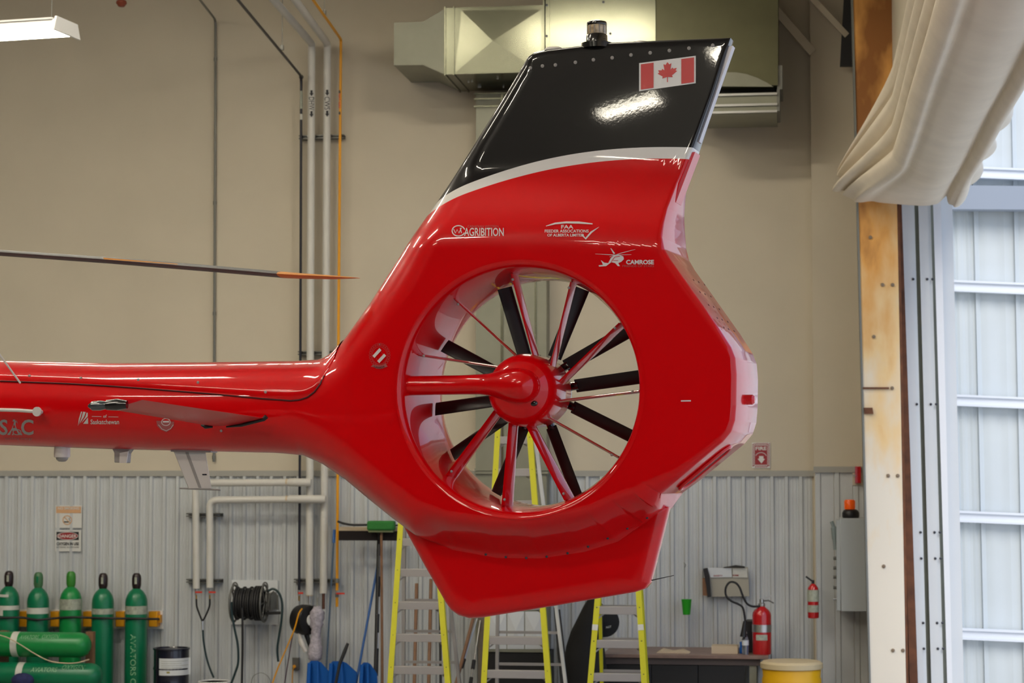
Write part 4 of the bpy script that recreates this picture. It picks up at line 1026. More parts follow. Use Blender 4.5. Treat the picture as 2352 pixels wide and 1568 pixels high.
# strut brackets
def strut(x0, x1, y, label, Y=YB-.06, dy=0):
    a, b = P(x0, y, Y), P(x1, y-dy, Y); m_ = MB().box((a.x, YB-.10, a.z-.02), (b.x, YB-.005, a.z-.012)); m_.box((a.x, YB-.10, a.z+.012), (b.x, YB-.005, a.z+.02)); m_.box((a.x, YB-.012, a.z-.012), (b.x, YB-.005, a.z+.012)); m_.box((a.x, YB-.10, a.z-.012), (b.x, YB-.095, a.z-.006)); m_.box((a.x, YB-.10, a.z+.006), (b.x, YB-.095, a.z+.012))
    tag(obj('pipe_strut', m_, M_STEELD), label, 'bracket')
strut(688, 791, 316, 'upper dark steel strut holding the four tall pipes'); strut(686, 776, 811, 'dark steel strut behind the tall pipes just above the tail boom')
strut(430, 510, 1182, 'steel strut behind the upper ends of the two short white branch pipes'); strut(430, 510, 1333, 'steel strut behind the lower ends of the two short white branch pipes'); strut(677, 778, 1333, 'steel strut behind the lower ends of the tall pipes')
# valves
def valve(x, y, side, label, grp=None, hl_=18):
    p = P(x, y, YX if x < 600 else YW); t = thing('ball_valve', p, label, 'valve')
    obj('body', MB().lathe([(.012, -.03), (.018, -.028), (.018, .028), (.012, .03)], p, (0, 0, 1), 10), M_STEEL, t)
    obj('stem', MB().cyl(p+Vector((0, -.01, 0)), p+Vector((0, -.035, 0)), .008, n=8), M_STEEL, t)
    obj('handle', MB().box((p.x+(.0 if side > 0 else -.08), p.y-.045, p.z-.009), (p.x+.018*hl_*.23, p.y-.035, p.z+.009)), M_RED, t, label='flat red handle')
    obj('nipple', MB().cyl(p-Vector((0, 0, .03)), p-Vector((0, 0, .085)), .009, n=8), mat('brass', (170, 130, 70), .3, metal=.9), t); return t
valve(451, 1359, 1, 'red-handled ball valve under the left white branch pipe'); valve(482, 1359, 1, 'red-handled ball valve under the right white branch pipe')
valve(687, 1361, 1, 'small red-handled valve at the foot of the black pipe', hl_=13); valve(774, 1362, 1, 'red-handled valve near the foot of the yellow gas pipe', hl_=22)
# Y-hose
m1 = MB().tube(cat([P(451, 1375, YX), P(452, 1392, YX), P(458, 1410, YX), P(465, 1427, YX)]), .010, 8)
m2 = MB().tube(cat([P(482, 1375, YX), P(481, 1392, YX), P(473, 1412, YX), P(465, 1427, YX)]), .010, 8)
yh = thing('air_hose', P(465, 1440, YX), 'black Y-shaped hose hanging from the two red-handled valves', 'hose')
obj('hose_leg', m1, M_RUB, yh); obj('hose_leg', m2, M_RUB, yh); obj('coupling', MB().cyl(P(465, 1426, YX), P(466, 1446, YX), .014, n=8), M_STEEL, yh)
obj('hose_tail', MB().tube(cat([P(466, 1446, YX), P(468, 1475, YX), P(475, 1512, YX), P(484, 1540, YX), P(491, 1556, YX)]), .011, 8), M_HOSEG, yh)
# signs
def sign(name, x0, y0, x1, y1, label, m=M_SIGNW, Y=YB-.03):
    t = thing(name, P((x0+x1)/2, y1, Y), label, 'sign'); obj('board', box_px(x0, y0, x1, y1, Y, .004), m, t); return t
SY = YB-.032; f = plane_y(SY-.001); f2 = plane_y(SY-.0025)
s1 = sign('no_smoking_sign', 127, 1160, 188, 1212, 'faded white and orange no-smoking sign on the ribbed wall above the green cylinders')
obj('header_band', poly_px(MB(), [(129, 1163), (186, 1163), (186, 1178), (129, 1178)], f), M_SIGNO, s1, smooth=0)
obj('lettering', text_px(MB(), 'NO SMOKING', (133, 1164.5, 182, 1170), f2, .02), M_SIGNW, s1, smooth=0)
mb = MB(); strip_px(mb, circ(154.5, 1194, 10, 28), 2, f2, closed=True); strip_px(mb, [(147.5, 1187), (161.5, 1201)], 1.8, f2); obj('prohibition_ring', mb, M_SIGNO, s1, smooth=0)
mb = MB(); poly_px(mb, [(147, 1197), (160, 1197), (160, 1199.5), (147, 1199.5)], f); strip_px(mb, [(161, 1196), (158, 1191), (162, 1188)], 1, f); obj('cigarette', mb, M_TXT, s1, smooth=0)
s2 = sign('danger_sign', 127, 1217, 186, 1266, 'white danger oxygen in use sign with red oval, below the no-smoking sign')
obj('black_panel', poly_px(MB(), [(129.5, 1221), (181, 1221), (181, 1240), (129.5, 1240)], f), M_TXT, s2, smooth=0)
mb = MB(); e = circ(155, 1230.5, 24, 28, 8.6); poly_px(mb, e, f2); obj('red_oval', mb, M_SIGNR, s2, smooth=0)
mb = MB(); strip_px(mb, e, 1, plane_y(SY-.004), closed=True); text_px(mb, 'DANGER', (134, 1227, 176, 1234.5), plane_y(SY-.004), .02); obj('lettering', mb, M_SIGNW, s2, smooth=0)
obj('lettering', text_px(MB(), 'OXYGEN IN USE', (130, 1245, 181, 1252), f2, .03), M_TXT, s2, smooth=0); obj('lettering', text_px(MB(), 'NO SMOKING  NO OPEN FLAMES', (130, 1254.5, 181, 1258), f2, .0), M_TXT, s2, smooth=0)
SYF = YB-.012; f = plane_y(SYF-.001); f2 = plane_y(SYF-.0025); f3 = plane_y(SYF-.004)
s3 = sign('fire_sign', 1727, 1016, 1769, 1074.5, 'red and white fire extinguisher arrow sign on the wall right of the tail', M_SIGNW, SYF)
mb = MB()
for i in range(15):   # striped border
    y = 1018+i*3.7
    for xa_, xb_ in ((1728, 1734), (1762, 1768)): poly_px(mb, [(xa_, y+2.6), (xb_, y-.6), (xb_, y+1.2), (xa_, y+4.4)] if y+4.4 < 1074 else [(xa_, y), (xb_, y-1), (xb_, y), (xa_, y+1)], f)
for i in range(8):
    x = 1734+i*3.6
    for ya_, yb_ in ((1017, 1022), (1068, 1073.5)): poly_px(mb, [(x, yb_), (x+2.4, ya_), (x+4.2, ya_), (x+1.8, yb_)], f)
obj('border_stripe', mb, M_SIGNR, s3, smooth=0)
obj('red_field', poly_px(MB(), [(1734, 1023), (1762, 1023), (1762, 1067), (1734, 1067)], f), M_SIGNR, s3, smooth=0)
mb = MB(); text_px(mb, 'FIRE', (1735.5, 1025.5, 1760.5, 1033.5), f2, .03); poly_px(mb, [(1743.5, 1047), (1753.5, 1047), (1753.5, 1053), (1757, 1053.5), (1749, 1064), (1740, 1053.5), (1743.5, 1053)], f2)
strip_px(mb, circ(1748, 1048, 12, 14, 9, 190, 350), 1.2, f2); obj('lettering', mb, M_SIGNW, s3, smooth=0)
# fire alarm pull, cabinet with beacon, braces at the top right
al_ = thing('fire_alarm_pull', P(1970, 1110, 21.68), 'small red fire alarm pull high on the wall behind the door post', 'alarm')
obj('housing', box_px(1964, 1071, 1977, 1109, 21.68, .05), M_EXT, al_); obj('backplate', box_px(1958, 1066, 1981, 1114, 21.72, .03), M_WALL, al_); obj('pull_handle', box_px(1957, 1090, 1965, 1093, 21.67, .02), M_STEEL, al_)
cb = thing('control_cabinet', P(1960, 1405, 21.2), 'light grey electrical cabinet with an amber beacon, half hidden behind the door post', 'cabinet')
obj('body', box_px(1932, 1190, 1996, 1404, 21.2, .5, x0b=1930), mat('cabinet_grey', (172, 178, 180), .45), cb, bevel=.006)
obj('door', box_px(1922, 1194, 1931, 1402, 21.23, .44, x0b=1921), mat('cabinet_grey', (172, 178, 180)), cb, bevel=.003)
for y in (1282, 1304, 1325, 1349, 1375): obj('push_button', MB().cyl(P(1922, y, 21.35), P(1914, y, 21.35), .016, n=10), M_STEELD if y < 1370 else M_STEEL, cb)
obj('hanging_sleeve', MB().tube(cat([P(1910, 1197, 21.3), P(1915, 1212, 21.3), P(1918, 1240, 21.3), P(1920, 1262, 21.3)]), [.018]*6+[.03]*6+[.024]*7, 8), mat('sleeve_grey', (120, 132, 132), .6), cb)
obj('beacon_base', MB().lathe([(.075, 0), (.085, .02), (.085, .055), (.07, .08), (.05, .09)], P(1954, 1190, 21.35), (0, 0, 1), 16), M_DARK, cb)
obj('beacon_lens', MB().lathe([(.052, .09), (.055, .11), (.055, .17), (.045, .185), (0, .187)], P(1952, 1190, 21.35), (0, 0, 1), 16), M_ORANGE, cb)
def brace(x0, y0, x1, y1, Y0, Y1, w, label): 
    tag(obj('diagonal_brace', MB().bar(P(x0, y0, Y0), P(x1, y1, Y1), w, .05, up=(0, 1, 0)), M_WALL), label, 'brace')
brace(1735, -30, 1866, 120, 21.5, 21.72, .085, 'cream diagonal steel brace right of the duct, its foot at the corner column')
brace(1840, -30, 1960, 98, 21.4, 21.6, .06, 'cream diagonal steel brace meeting the door post near the top')
spk = thing('sprinkler_head', P(278, 0, 20), 'dark red sprinkler head hanging at the top edge of the wall', 'sprinkler')
obj('drop_pipe', MB().cyl(P(262, -40, 20), P(277, 4, 20), .018, n=8), M_RUB, spk); obj('deflector', MB().lathe([(.02, .03), (.05, .01), (.055, -.01), (.03, -.045), (0, -.05)], P(279, 5, 20), (0, 0, 1), 12), mat('rust_red', (120, 52, 30), .5), spk)
#@@LOW
# ================================================================== ALONG THE FOOT OF THE WALL
def revolve(t, nm, prof, base, m, n=24, **k): return obj(nm, MB().lathe(prof, base, (0, 0, 1), n), m, t, **k)
# ---- gas cylinders
def sc(Y, px=600): return F/(P(px, 1300, Y)-C0).dot(FW)        # pixels per metre
rack = thing('cylinder_wall_rack', P(180, 1442, YB-.04), 'white wall board with yellow brackets and a black strap holding the green cylinders', 'rack')
obj('board', box_px(-60, 1400, 374, 1442, YB-.06, .035), M_WHITE, rack)
for x in (51, 125, 200, 275, 351): obj('bracket', box_px(x-10, 1404, x+10, 1439, YB-.17, .11), M_YEL, rack, bevel=.006)
obj('bracket_hook', box_px(360, 1412, 368, 1430, YB-.14, .07), M_YEL, rack)
YC = 21.68
strp = [P(x, y, Yy) for x, y, Yy in ((-60, 1418, YC-.13), (18, 1418, YC-.13), (52, 1418, YC-.10), (86, 1423, YC-.13), (120, 1420, YC-.10), (161, 1417, YC-.13), (198, 1418, YC-.10), (235, 1419, YC-.13), (275, 1420, YC-.10), (312, 1420, YC-.13), (345, 1421, YC-.08), (366, 1421, YB-.12))]
obj('strap', MB().tube(cat(strp, 4), .012, 8, ry=1.0), M_RUB, rack)
def cylbody(r, h): return [(r*.93, 0), (r, .03), (r, h-.16), (r*.97, h-.12), (r*.85, h-.075), (r*.62, h-.035), (r*.36, h-.01), (.036, h), (.034, h+.01)]
def gascyl(px, m, capm, band, label, top=1310, cut=None, win=True, r=.116):
    b = P(px, 1500, YC); b = Vector((b.x, YC, 0)); t = thing('gas_cylinder', b, label, 'cylinder', 'green oxygen cylinders standing at the wall')
    ztop = P(px, top, YC).z; h = ztop-.16-.0
    revolve(t, 'body', cylbody(r, h), b, m)
    revolve(t, 'valve_cap', [(.040, h-.005), (.044, h+.01), (.049, h+.03), (.050, h+.10), (.044, h+.135), (.028, h+.155), (.0, h+.16)], b, capm, 16)
    if win: obj('cap_window', MB().box((b.x-.006, b.y-.053, h+.045), (b.x+.018, b.y-.044, h+.115)), M_LABELW if capm is not M_CAPG else M_CYL, t)
    for (y0, y1, mm, a0, a1) in band:
        z0, z1 = P(px, y1, YC-r).z, P(px, y0, YC-r).z; N = 24; vs = []
        m_ = MB(); rr_ = r+.0015
        for i in range(N+1):
            an = (a0+(a1-a0)*i/N)*D2R; vs.append((b.x+rr_*math.cos(an), b.y+rr_*math.sin(an)))
        m_.add([(x, y, z0) for x, y in vs]+[(x, y, z1) for x, y in vs], [(i, i+1, N+2+i, N+1+i) for i in range(N)]); obj('label_band', m_, mm, t)
    return t, b, h, r
F360 = (180, 360)
gascyl(18, M_CYL, M_CAPB, [(1391, 1401, M_LABEL, 180, 360), (1401, 1414, M_LABEL, 180, 262), (1365, 1371, M_LABEL, 225, 290)], 'upright green cylinder with dark cap, leftmost, with a stepped white label')
gascyl(86, M_CYL, M_CAPG, [(1396, 1410, M_LABEL, 180, 360)], 'upright green cylinder with a muted green cap, second from the left', top=1313)
gascyl(161, M_CYLB, M_CAPL, [(1376, 1401, M_LABELW, 180, 360)], 'upright green cylinder with a bright leaf-green cap and wide worn label', top=1311, win=False)
gascyl(235, M_CYL, M_CAPB, [(1398, 1411, M_LABELW, 180, 360)], 'upright green cylinder with dark cap and rust-stained label, fourth from the left', top=1315)
t5, b5, h5, r5 = gascyl(312, M_CYL, M_CAPB, [(1392, 1411, M_LABELW, 180, 360)], 'rightmost upright green cylinder, dark cap and stencilled letters running down its side', top=1315)
fn = lambda x, y: (lambda p: Vector((p.x, b5.y-math.sqrt(max(1e-4, (r5+.002)**2-(p.x-b5.x)**2)), p.z)))(P(x, y, YC-r5))
obj('lettering', text_px(MB(), 'AVIATORS OXYGEN', (299, 1456, 312, 1640), fn, .01, vert=True), M_TXTL, t5, smooth=0)
# two lying cylinders on a low timber cradle
def lying(x1, x0, yc, Y, label, ring_x, txt, tb, grp='green oxygen cylinders lying on the cradle'):
    p1 = P(x1, yc, Y); ax = Vector((-1, .0, 0)).normalized(); r = .128; p1 = p1
    t = thing('gas_cylinder', (p1.x-.6, p1.y, p1.z-r), label, 'cylinder', grp)
    pr_ = [(0.0, 0), (r*.45, .006), (r*.75, .03), (r*.93, .065), (r, .11), (r, 1.1), (r*.9, 1.18), (r*.6, 1.24), (.04, 1.27), (.04, 1.40), (0, 1.42)]
    obj('body', MB().lathe(pr_, p1, ax, 32), M_CYLB if yc < 1500 else M_CYL, t)
    xr = p1.x-P(ring_x, yc, Y).x; obj('label_band', MB().lathe([(r+.0015, xr-.035), (r+.0015, xr+.035)], p1, ax, 32), M_LABEL, t)
    def fr(x, y):
        p = P(x, y, Y-r*.7); dz = max(-r, min(r, p.z-p1.z)); return Vector((p.x, p1.y-math.sqrt(max(1e-4, (r+.002)**2-dz*dz)), p.z))
    for w_, bx in zip(txt, tb): obj('lettering', text_px(MB(), w_, bx, fr, .01, .2), M_TXTL, t, smooth=0)
    return t, p1
YL = 20.95
lying(207, -60, 1481, YL, 'upper of the two lying green cylinders, at the lower left corner', 40, ['AVIATORS', 'OXYGEN'], [(46, 1458, 90, 1467), (97, 1457, 136, 1466)])
lying(233, -60, 1552, YL-.06, 'lower of the two lying green cylinders, at the lower left corner', 52, ['AVIATORS', 'OXYGEN'], [(72, 1532, 133, 1542), (143, 1527, 194, 1537)])
zc = P(200, 1552, YL-.06).z-.128
cr = thing('timber_cradle', (P(60, 1600, YL).x, YL-.03, 0), 'low timber cradle under the lying green cylinders', 'cradle')
for xx in (-10, 190): q = P(xx, 1552, YL-.06); obj('bearer', MB().box((q.x-.05, YL-.25, 0), (q.x+.05, YL+.2, zc)), M_WOOD, cr)
q = P(-10, 1552, YL-.06); q2 = P(190, 1552, YL-.06)
for xx in (q.x, q2.x): obj('post', MB().box((xx-.04, YL+.13, zc), (xx+.04, YL+.20, zc+.56)), M_WOOD, cr)
tag(obj('cord', MB().tube(cat([P(-30, 1450, YL-.17), P(15, 1463, YL-.17), P(45, 1479, YL-.17), P(80, 1501, YL-.17), P(110, 1516, YL-.2), P(140, 1522, YL-.2), P(175, 1522, YL-.2), P(205, 1514, YL-.17)]), .006, 6), M_CARD), 'thin beige cord drooping across the two lying green cylinders', 'cord')
bb = MB().sphere(P(52, 1562, YL-.33), .10, 10, (1.2, .7, .75)); tag(obj('cloth_bundle', bb, mat('navy_cloth', (34, 40, 84), .85, noise=.3, nscale=20)), 'dark blue cloth bundle in front of the lying cylinders at the bottom left', 'cloth')
# ---- drum and bucket
b = P(394, 1487, 21.35); zt_ = b.z; b = Vector((b.x, 21.35, 0)); r = .182
dr = thing('steel_drum', b, 'navy blue steel drum with a white paper label, right of the green cylinders', 'drum')
revolve(dr, 'body', [(r*.98, 0), (r, .01), (r, zt_*.30), (r+.007, zt_*.33), (r, zt_*.36), (r, zt_*.63), (r+.007, zt_*.66), (r, zt_*.69), (r, zt_-.03), (r*.99, zt_-.02)], b, M_BLUEDR, 32)
revolve(dr, 'rim', [(r-.012, zt_-.02), (r+.008, zt_-.018), (r+.008, zt_), (r-.008, zt_), (r-.012, zt_-.012)], b, M_BLUEDR, 32); revolve(dr, 'lid', [(0, zt_-.015), (r-.01, zt_-.015)], b, M_DARK, 32)
N = 16
def wrap(t, px0, px1, y0, y1, b, r, Y, m, nm='label', yc=None):
    m_ = MB(); vs = []
    for i in range(N+1):
        x = P(px0+(px1-px0)*i/N, y0, Y-r*.9).x; vs.append((x, b.y-math.sqrt(max(1e-4, (r+.002)**2-(x-b.x)**2))))
    z0, z1 = P(px0, y1, Y-r).z, P(px0, y0, Y-r).z
    m_.add([(x, y, z0) for x, y in vs]+[(x, y, z1) for x, y in vs], [(i, i+1, N+2+i, N+1+i) for i in range(N)]); return obj(nm, m_, m, t)
lb = wrap(dr, 366, 428, 1512, 1551, b, r+.002, 21.35, M_PAINTED)
for i, y in enumerate((1518, 1523, 1528, 1533)): wrap(dr, 371, 423-(i % 2)*9, y, y+1, b, r+.004, 21.35, M_LABELW, 'print_line')
wrap(dr, 384, 391, 1542, 1546, b, r+.004, 21.35, mat('seal_gold', (150, 140, 60), .5), 'seal')
b = P(492, 1563, 21.2); z = b.z; b = Vector((b.x, 21.2, 0)); bk = thing('plastic_bucket', b, 'white plastic bucket whose rim shows at the bottom edge under the Y-shaped hose', 'bucket')
revolve(bk, 'body', [(.13, 0), (.155, z-.03)], b, M_WHITE); revolve(bk, 'rim', [(.150, z-.03), (.164, z-.028), (.164, z-.004), (.155, z), (.148, z-.004), (.146, z-.03)], b, M_WHITE); revolve(bk, 'lid', [(0, z-.01), (.149, z-.01)], b, M_WHITE)
# ---- hose reel
YH = 21.66
hr_ = thing('hose_reel', P(587, 1434, YB-.03), 'wall hose reel wound with black rubber hose, on a white backing plate', 'hose reel')
obj('backing_plate', box_px(532, 1332, 638, 1434, YB-.035, .02), M_PAINTED, hr_)
c1, c2 = P(543, 1385, YH), P(602, 1385, YH); ax = (c2-c1).normalized(); s_ = sc(YH)
obj('core', MB().cyl(c1, c2, .10, n=24), M_DARK, hr_)
for k in range(11):
    c = c1+(c2-c1)*((k+.5)/11); rr_ = .150 if k % 3 else .165
    if k > 7: rr_ = .172
    pts_ = [c+Vector((0, rr_*math.cos(2*math.pi*i/24), rr_*math.sin(2*math.pi*i/24))) for i in range(25)]
    obj('hose_coil', MB().tube(pts_, .0125, 6, cap=False), M_RUB, hr_)
for px in (538, 607):
    c = P(px, 1385, YH); pts_ = [c+Vector((0, .185*math.cos(2*math.pi*i/28), .19*math.sin(2*math.pi*i/28))) for i in range(29)]
    rm = MB().tube(pts_, .012, 8, cap=False)
    obj('rim', rm, M_STEELD, hr_)
    for a in range(3):
        an = a*math.pi/3; v = Vector((0, math.cos(an), math.sin(an)))*.185; obj('spoke', MB().cyl(c-v, c+v, .008, n=6), M_STEELD, hr_)
    top = P(px+2, 1345, YH); lp = [top+Vector((.028*math.cos(2*math.pi*i/14), 0, .045*math.sin(2*math.pi*i/14)-.01)) for i in range(15)]; obj('loop', MB().tube(lp, .008, 6, cap=False), M_STEELD, hr_)
    if px > 600: bt = P(px+1, 1421, YH); lp = [bt+Vector((.02*math.cos(2*math.pi*i/14), 0, .03*math.sin(2*math.pi*i/14)+.01)) for i in range(15)]; obj('loop', MB().tube(lp, .008, 6, cap=False), M_STEELD, hr_)
obj('mounting_arm', MB().bar(P(612, 1408, YH), P(644, 1407, YH), .03, .03), M_DARK, hr_)
mb = MB().tube([P(616, 1392, YH), P(620, 1366, YH), P(628, 1358, YH), P(637, 1368, YH), P(638, 1400, YH)], .011, 6); obj('guide_frame', mb, M_STEELD, hr_)
obj('bearing_plate', box_px(612, 1362, 622, 1402, YH+.05, .25), M_STEELD, hr_)
for pts_, m in (([(533, 1382), (531, 1398), (538, 1440), (546, 1480), (547, 1520), (540, 1545), (527, 1580)], M_HOSEG), ([(556, 1395), (557, 1430), (557, 1500), (555, 1590)], M_RUB), ([(617, 1356), (628, 1352), (641, 1362), (648, 1385), (647, 1420), (641, 1460), (637, 1490), (639, 1519)], M_HOSEG)):
    obj('hose', MB().tube(cat([P(x, y, YH-.17 if i > 0 or m is not M_RUB else YH-.15) for i, (x, y) in enumerate(pts_)], 5), .0125, 8), m, hr_)
tag(obj('wire', MB().tube(cat([P(575, 1580, 21.9), P(580, 1556, 21.9), P(592, 1546, 21.9), P(606, 1546, 21.9), P(620, 1560, 21.9), P(626, 1590, 21.9)]), .003, 5), M_STEELD), 'thin looped wire against the wall below the hose reel', 'wire')
# ---- cord reel, duster, outlet
YK = 21.6
ck = thing('cord_reel', P(700, 1460, YK), 'black electric cord reel with white hub and yellow cord, left of the grey duster', 'cord reel')
c = P(699, 1423, YK); axv = Vector((.85, -.5, 0)).normalized()
obj('housing', MB().lathe([(.0, -.10), (.10, -.10), (.150, -.07), (.158, -.03), (.158, .05), (.145, .08), (.05, .09), (0, .09)], c, axv, 28), M_DARK, ck)
obj('hub_disc', MB().lathe([(.058, .085), (.058, .10), (.03, .105), (0, .105)], c, axv, 20), M_WHITE, ck)
obj('wall_arm', MB().bar(c+Vector((0, .05, .1)), Vector((c.x, YB-.03, c.z+.1)), .05, .05, up=(0, 0, 1)), M_DARK, ck)
obj('cable', MB().tube(cat([P(694, 1397, YK-.17), P(686, 1410, YK-.19), P(676, 1445, YK-.19), P(655, 1495, YK-.19), P(636, 1540, YK-.19), P(620, 1585, YK-.19)]), .008, 6), M_YEL, ck)
obj('cable', MB().tube(cat([P(676, 1440, YK-.05), P(668, 1480, YK-.05), P(660, 1530, YK-.05), P(650, 1590, YK-.05)]), .006, 6), mat('cord_maroon', (72, 44, 60), .6), ck)
obj('pull_grip', MB().tube(cat([P(687, 1455, YK-.05), P(692, 1475, YK-.08), P(702, 1496, YK-.08)]), [.02]*4+[.028]*5+[.022]*4, 8), M_ANT, ck)
obj('lower_bracket', MB().tube([P(702, 1450, YK), P(708, 1470, YK), P(712, 1488, YK)], [.03, .024, .012], 8), M_DARK, ck)
dp = MB(); random.seed(3); K = 18; rows_ = 26
for i in range(rows_):
    u = i/(rows_-1); y = 1392+u*130; xc = 729-6*u; w_ = (.062+.012*math.sin(u*9))*(1 if .06 < u < .96 else .6); c = P(xc, y, YK-.05)
    for j in range(K): t = 2*math.pi*j/K; rr_ = w_*(1+random.uniform(-.16, .16)); dp.v.append(c+Vector((rr_*math.cos(t), rr_*math.sin(t)*.8, random.uniform(-.008, .008))))
for i in range(rows_-1):
    for j in range(K): dp.f.append((i*K+j, i*K+(j+1) % K, (i+1)*K+(j+1) % K, (i+1)*K+j))
dp.f.append(tuple(range(K))[::-1]); dp.f.append(tuple((rows_-1)*K+j for j in range(K)))
du_ = thing('fluffy_duster', P(723, 1522, YK-.05), 'grey fluffy duster hanging below the white insulated pipes', 'duster'); obj('fleece', dp, M_DUST, du_, smooth=80); obj('hook', MB().cyl(P(729, 1372, YK), P(729, 1396, YK-.04), .008, n=6), M_STEELD, du_)
ot = thing('power_outlet', P(679, 1540, YB-.03), 'grey wall outlet box with a yellow plug, under the cord reel', 'outlet'); obj('box', box_px(671, 1510, 686, 1539, YB-.07, .05), M_STEELD, ot, bevel=.003); obj('plug', MB().cyl(P(676, 1530, YB-.07), P(676, 1530, YB-.12), .018, n=10), M_YEL, ot); obj('lead', MB().tube(cat([P(676, 1530, YB-.12), P(672, 1545, YB-.11), P(671, 1590, YB-.1)]), .006, 6), M_YEL, ot)
# ---- brooms and poles (their feet stand on the floor)
def toFloor(x0, y0, x1, y1, Y0, Y1):
    """pole through two pixels, extended to the floor; leans from Y0 (top) to Y1 (floor)"""
    a = P(x0, y0, Y0); k = None
    lo, hi = y1, 1750
    for _ in range(40):
        m = (lo+hi)/2; t = (m-y0)/(y1-y0); x = x0+(x1-x0)*t
        if P(x, m, Y1).z > 0: lo = m
        else: hi = m
    b = P(x, lo, Y1); b.z = .001
    return a, b
def pole(name, x0, y0, x1, y1, r, m, label, cat_='pole', Y0=21.7, Y1=21.35, parts=()):
    a, b = toFloor(x0, y0, x1, y1, Y0, Y1); t = thing(name, b, label, cat_); obj('handle', MB().cyl(a, b, r, n=10), m, t); return t, a, b
t, a, b_ = pole('squeegee_pole', 768, 1216, 748, 1560, .010, mat('pole_slate', (54, 76, 98), .4), 'thin blue-grey pole leaning left of the yellow gas pipe', Y0=21.7)
obj('grip', MB().cyl(a, a+(b_-a)*.075, .016, n=10), M_BLUEP, t)
pole('blue_pole', 869, 1290, 825, 1530, .013, M_BLUEP, 'bright blue pole leaning below the push broom')
bt, a, b_ = pole('push_broom', 871, 1238, 863, 1560, .024, M_DARK, 'wide push broom stood head up, with dark bristles and a black pole', 'broom')
for u0, u1 in ((.10, .22), (.34, .44), (.55, .64), (.80, .84)): obj('pole_glint', MB().cyl(a+(b_-a)*u0+Vector((.017, -.012, 0)), a+(b_-a)*u1+Vector((.017, -.012, 0)), .011, n=8), M_STEEL, bt)  # bright strips stand in for reflections along the black pole
for u0 in (.25, .47, .7): obj('clamp', MB().cyl(a+(b_-a)*u0, a+(b_-a)*(u0+.06), .022, n=8), M_RUB, bt)
obj('head_block', box_px(779, 1210, 916, 1219, 21.66, .08), M_CARD, bt); hb_ = box_px(778, 1219, 916, 1241, 21.64, .11); obj('bristles', hb_, mat('bristle_brown', (44, 34, 34), .9, bump=1, bscale=200, stretch=(8, 1, 1)), bt)
obj('socket', MB().cyl(P(871, 1222, 21.63), P(871, 1246, 21.68), .024, n=10), M_RUB, bt)
gt, a, b_ = pole('scrub_brush', 876, 1222, 878, 1560, .014, M_WOOD, 'green scrub brush stood head up on a wooden pole beside the push broom', 'brush', Y0=21.6, Y1=21.45)
gb = MB(); random.seed(5); obj('brush_head', box_px(842, 1196, 904, 1218, 21.52, .13), M_GRN, gt, bevel=.02); obj('head_block', box_px(846, 1217, 902, 1222, 21.54, .1), mat('block_olive', (120, 130, 90), .6), gt)
sq = thing('squeegee', P(820, 1206, 21.6), 'curved black squeegee strip above the push broom', 'squeegee'); obj('blade', MB().tube(cat([P(776, 1197, 21.62), P(790, 1202, 21.6), P(810, 1205, 21.58), P(842, 1205, 21.56)]), .012, 8), M_RUB, sq); obj('channel', MB().tube(cat([P(880, 1206, 21.6), P(900, 1207, 21.62), P(914, 1206, 21.64)]), .010, 8), M_RUB, sq)
# snow shovels, blades up
def shovel(x0, x1, y0, lean_, label, hx=None):
    Yq = 21.3; pts_ = [(x0+4, y0+4), (x0+8, y0), (x0+(x1-x0)*.45, y0), (x0+(x1-x0)*.62, y0+4), (x1, y0+26), (x1+lean_, 1668), (x0-4, 1668)]
    t = thing('snow_shovel', P((x0+x1)/2, 1668, Yq), label, 'shovel', 'blue shovels')
    m_ = MB(); K = len(pts_); xm = (x0+x1)/2
    fr = [P(x, y, Yq+.10*((x-xm)/(x1-x0))**2*4-.05) for x, y in pts_]; 
    for p in fr: p.z = max(p.z, .002)
    m_.add(fr+[p+Vector((0, .012, 0)) for p in fr], [tuple(range(K))[::-1], tuple(range(K, 2*K))]+[(i, (i+1) % K, K+(i+1) % K, K+i) for i in range(K)]); obj('blade', m_, M_BLUE, t, bevel=.003)
    # raised rib and curled side
    obj('rib', MB().tube([P(x0+(x1-x0)*.45, y0+3, Yq-.055), P(x0+(x1-x0)*.5, 1640, Yq-.055)], .012, 8), M_BLUE, t)
    obj('curled_edge', MB().tube([P(x0+5, y0+5, Yq-.02), P(x0-2, 1640, Yq-.02)], .022, 8), M_BLUE, t)
    return t
shovel(706, 757, 1517, -4, 'blue plastic shovel blade under the grey duster, leftmost of three')
sv2 = shovel(756, 820, 1518, -8, 'blue plastic shovel blade in the middle, with a black grip leaning across it')
shovel(827, 866, 1521, 3, 'blue plastic shovel blade at the foot of the push broom, rightmost of three')
tag(obj('black_grip', MB().tube([P(799, 1477, 21.15), P(792, 1495, 21.13), P(780, 1525, 21.1), P(765, 1600, 21.05)], [.015, .02, .017, .015], 10), M_RUB), 'black foam-gripped handle leaning over the middle blue shovel', 'handle')
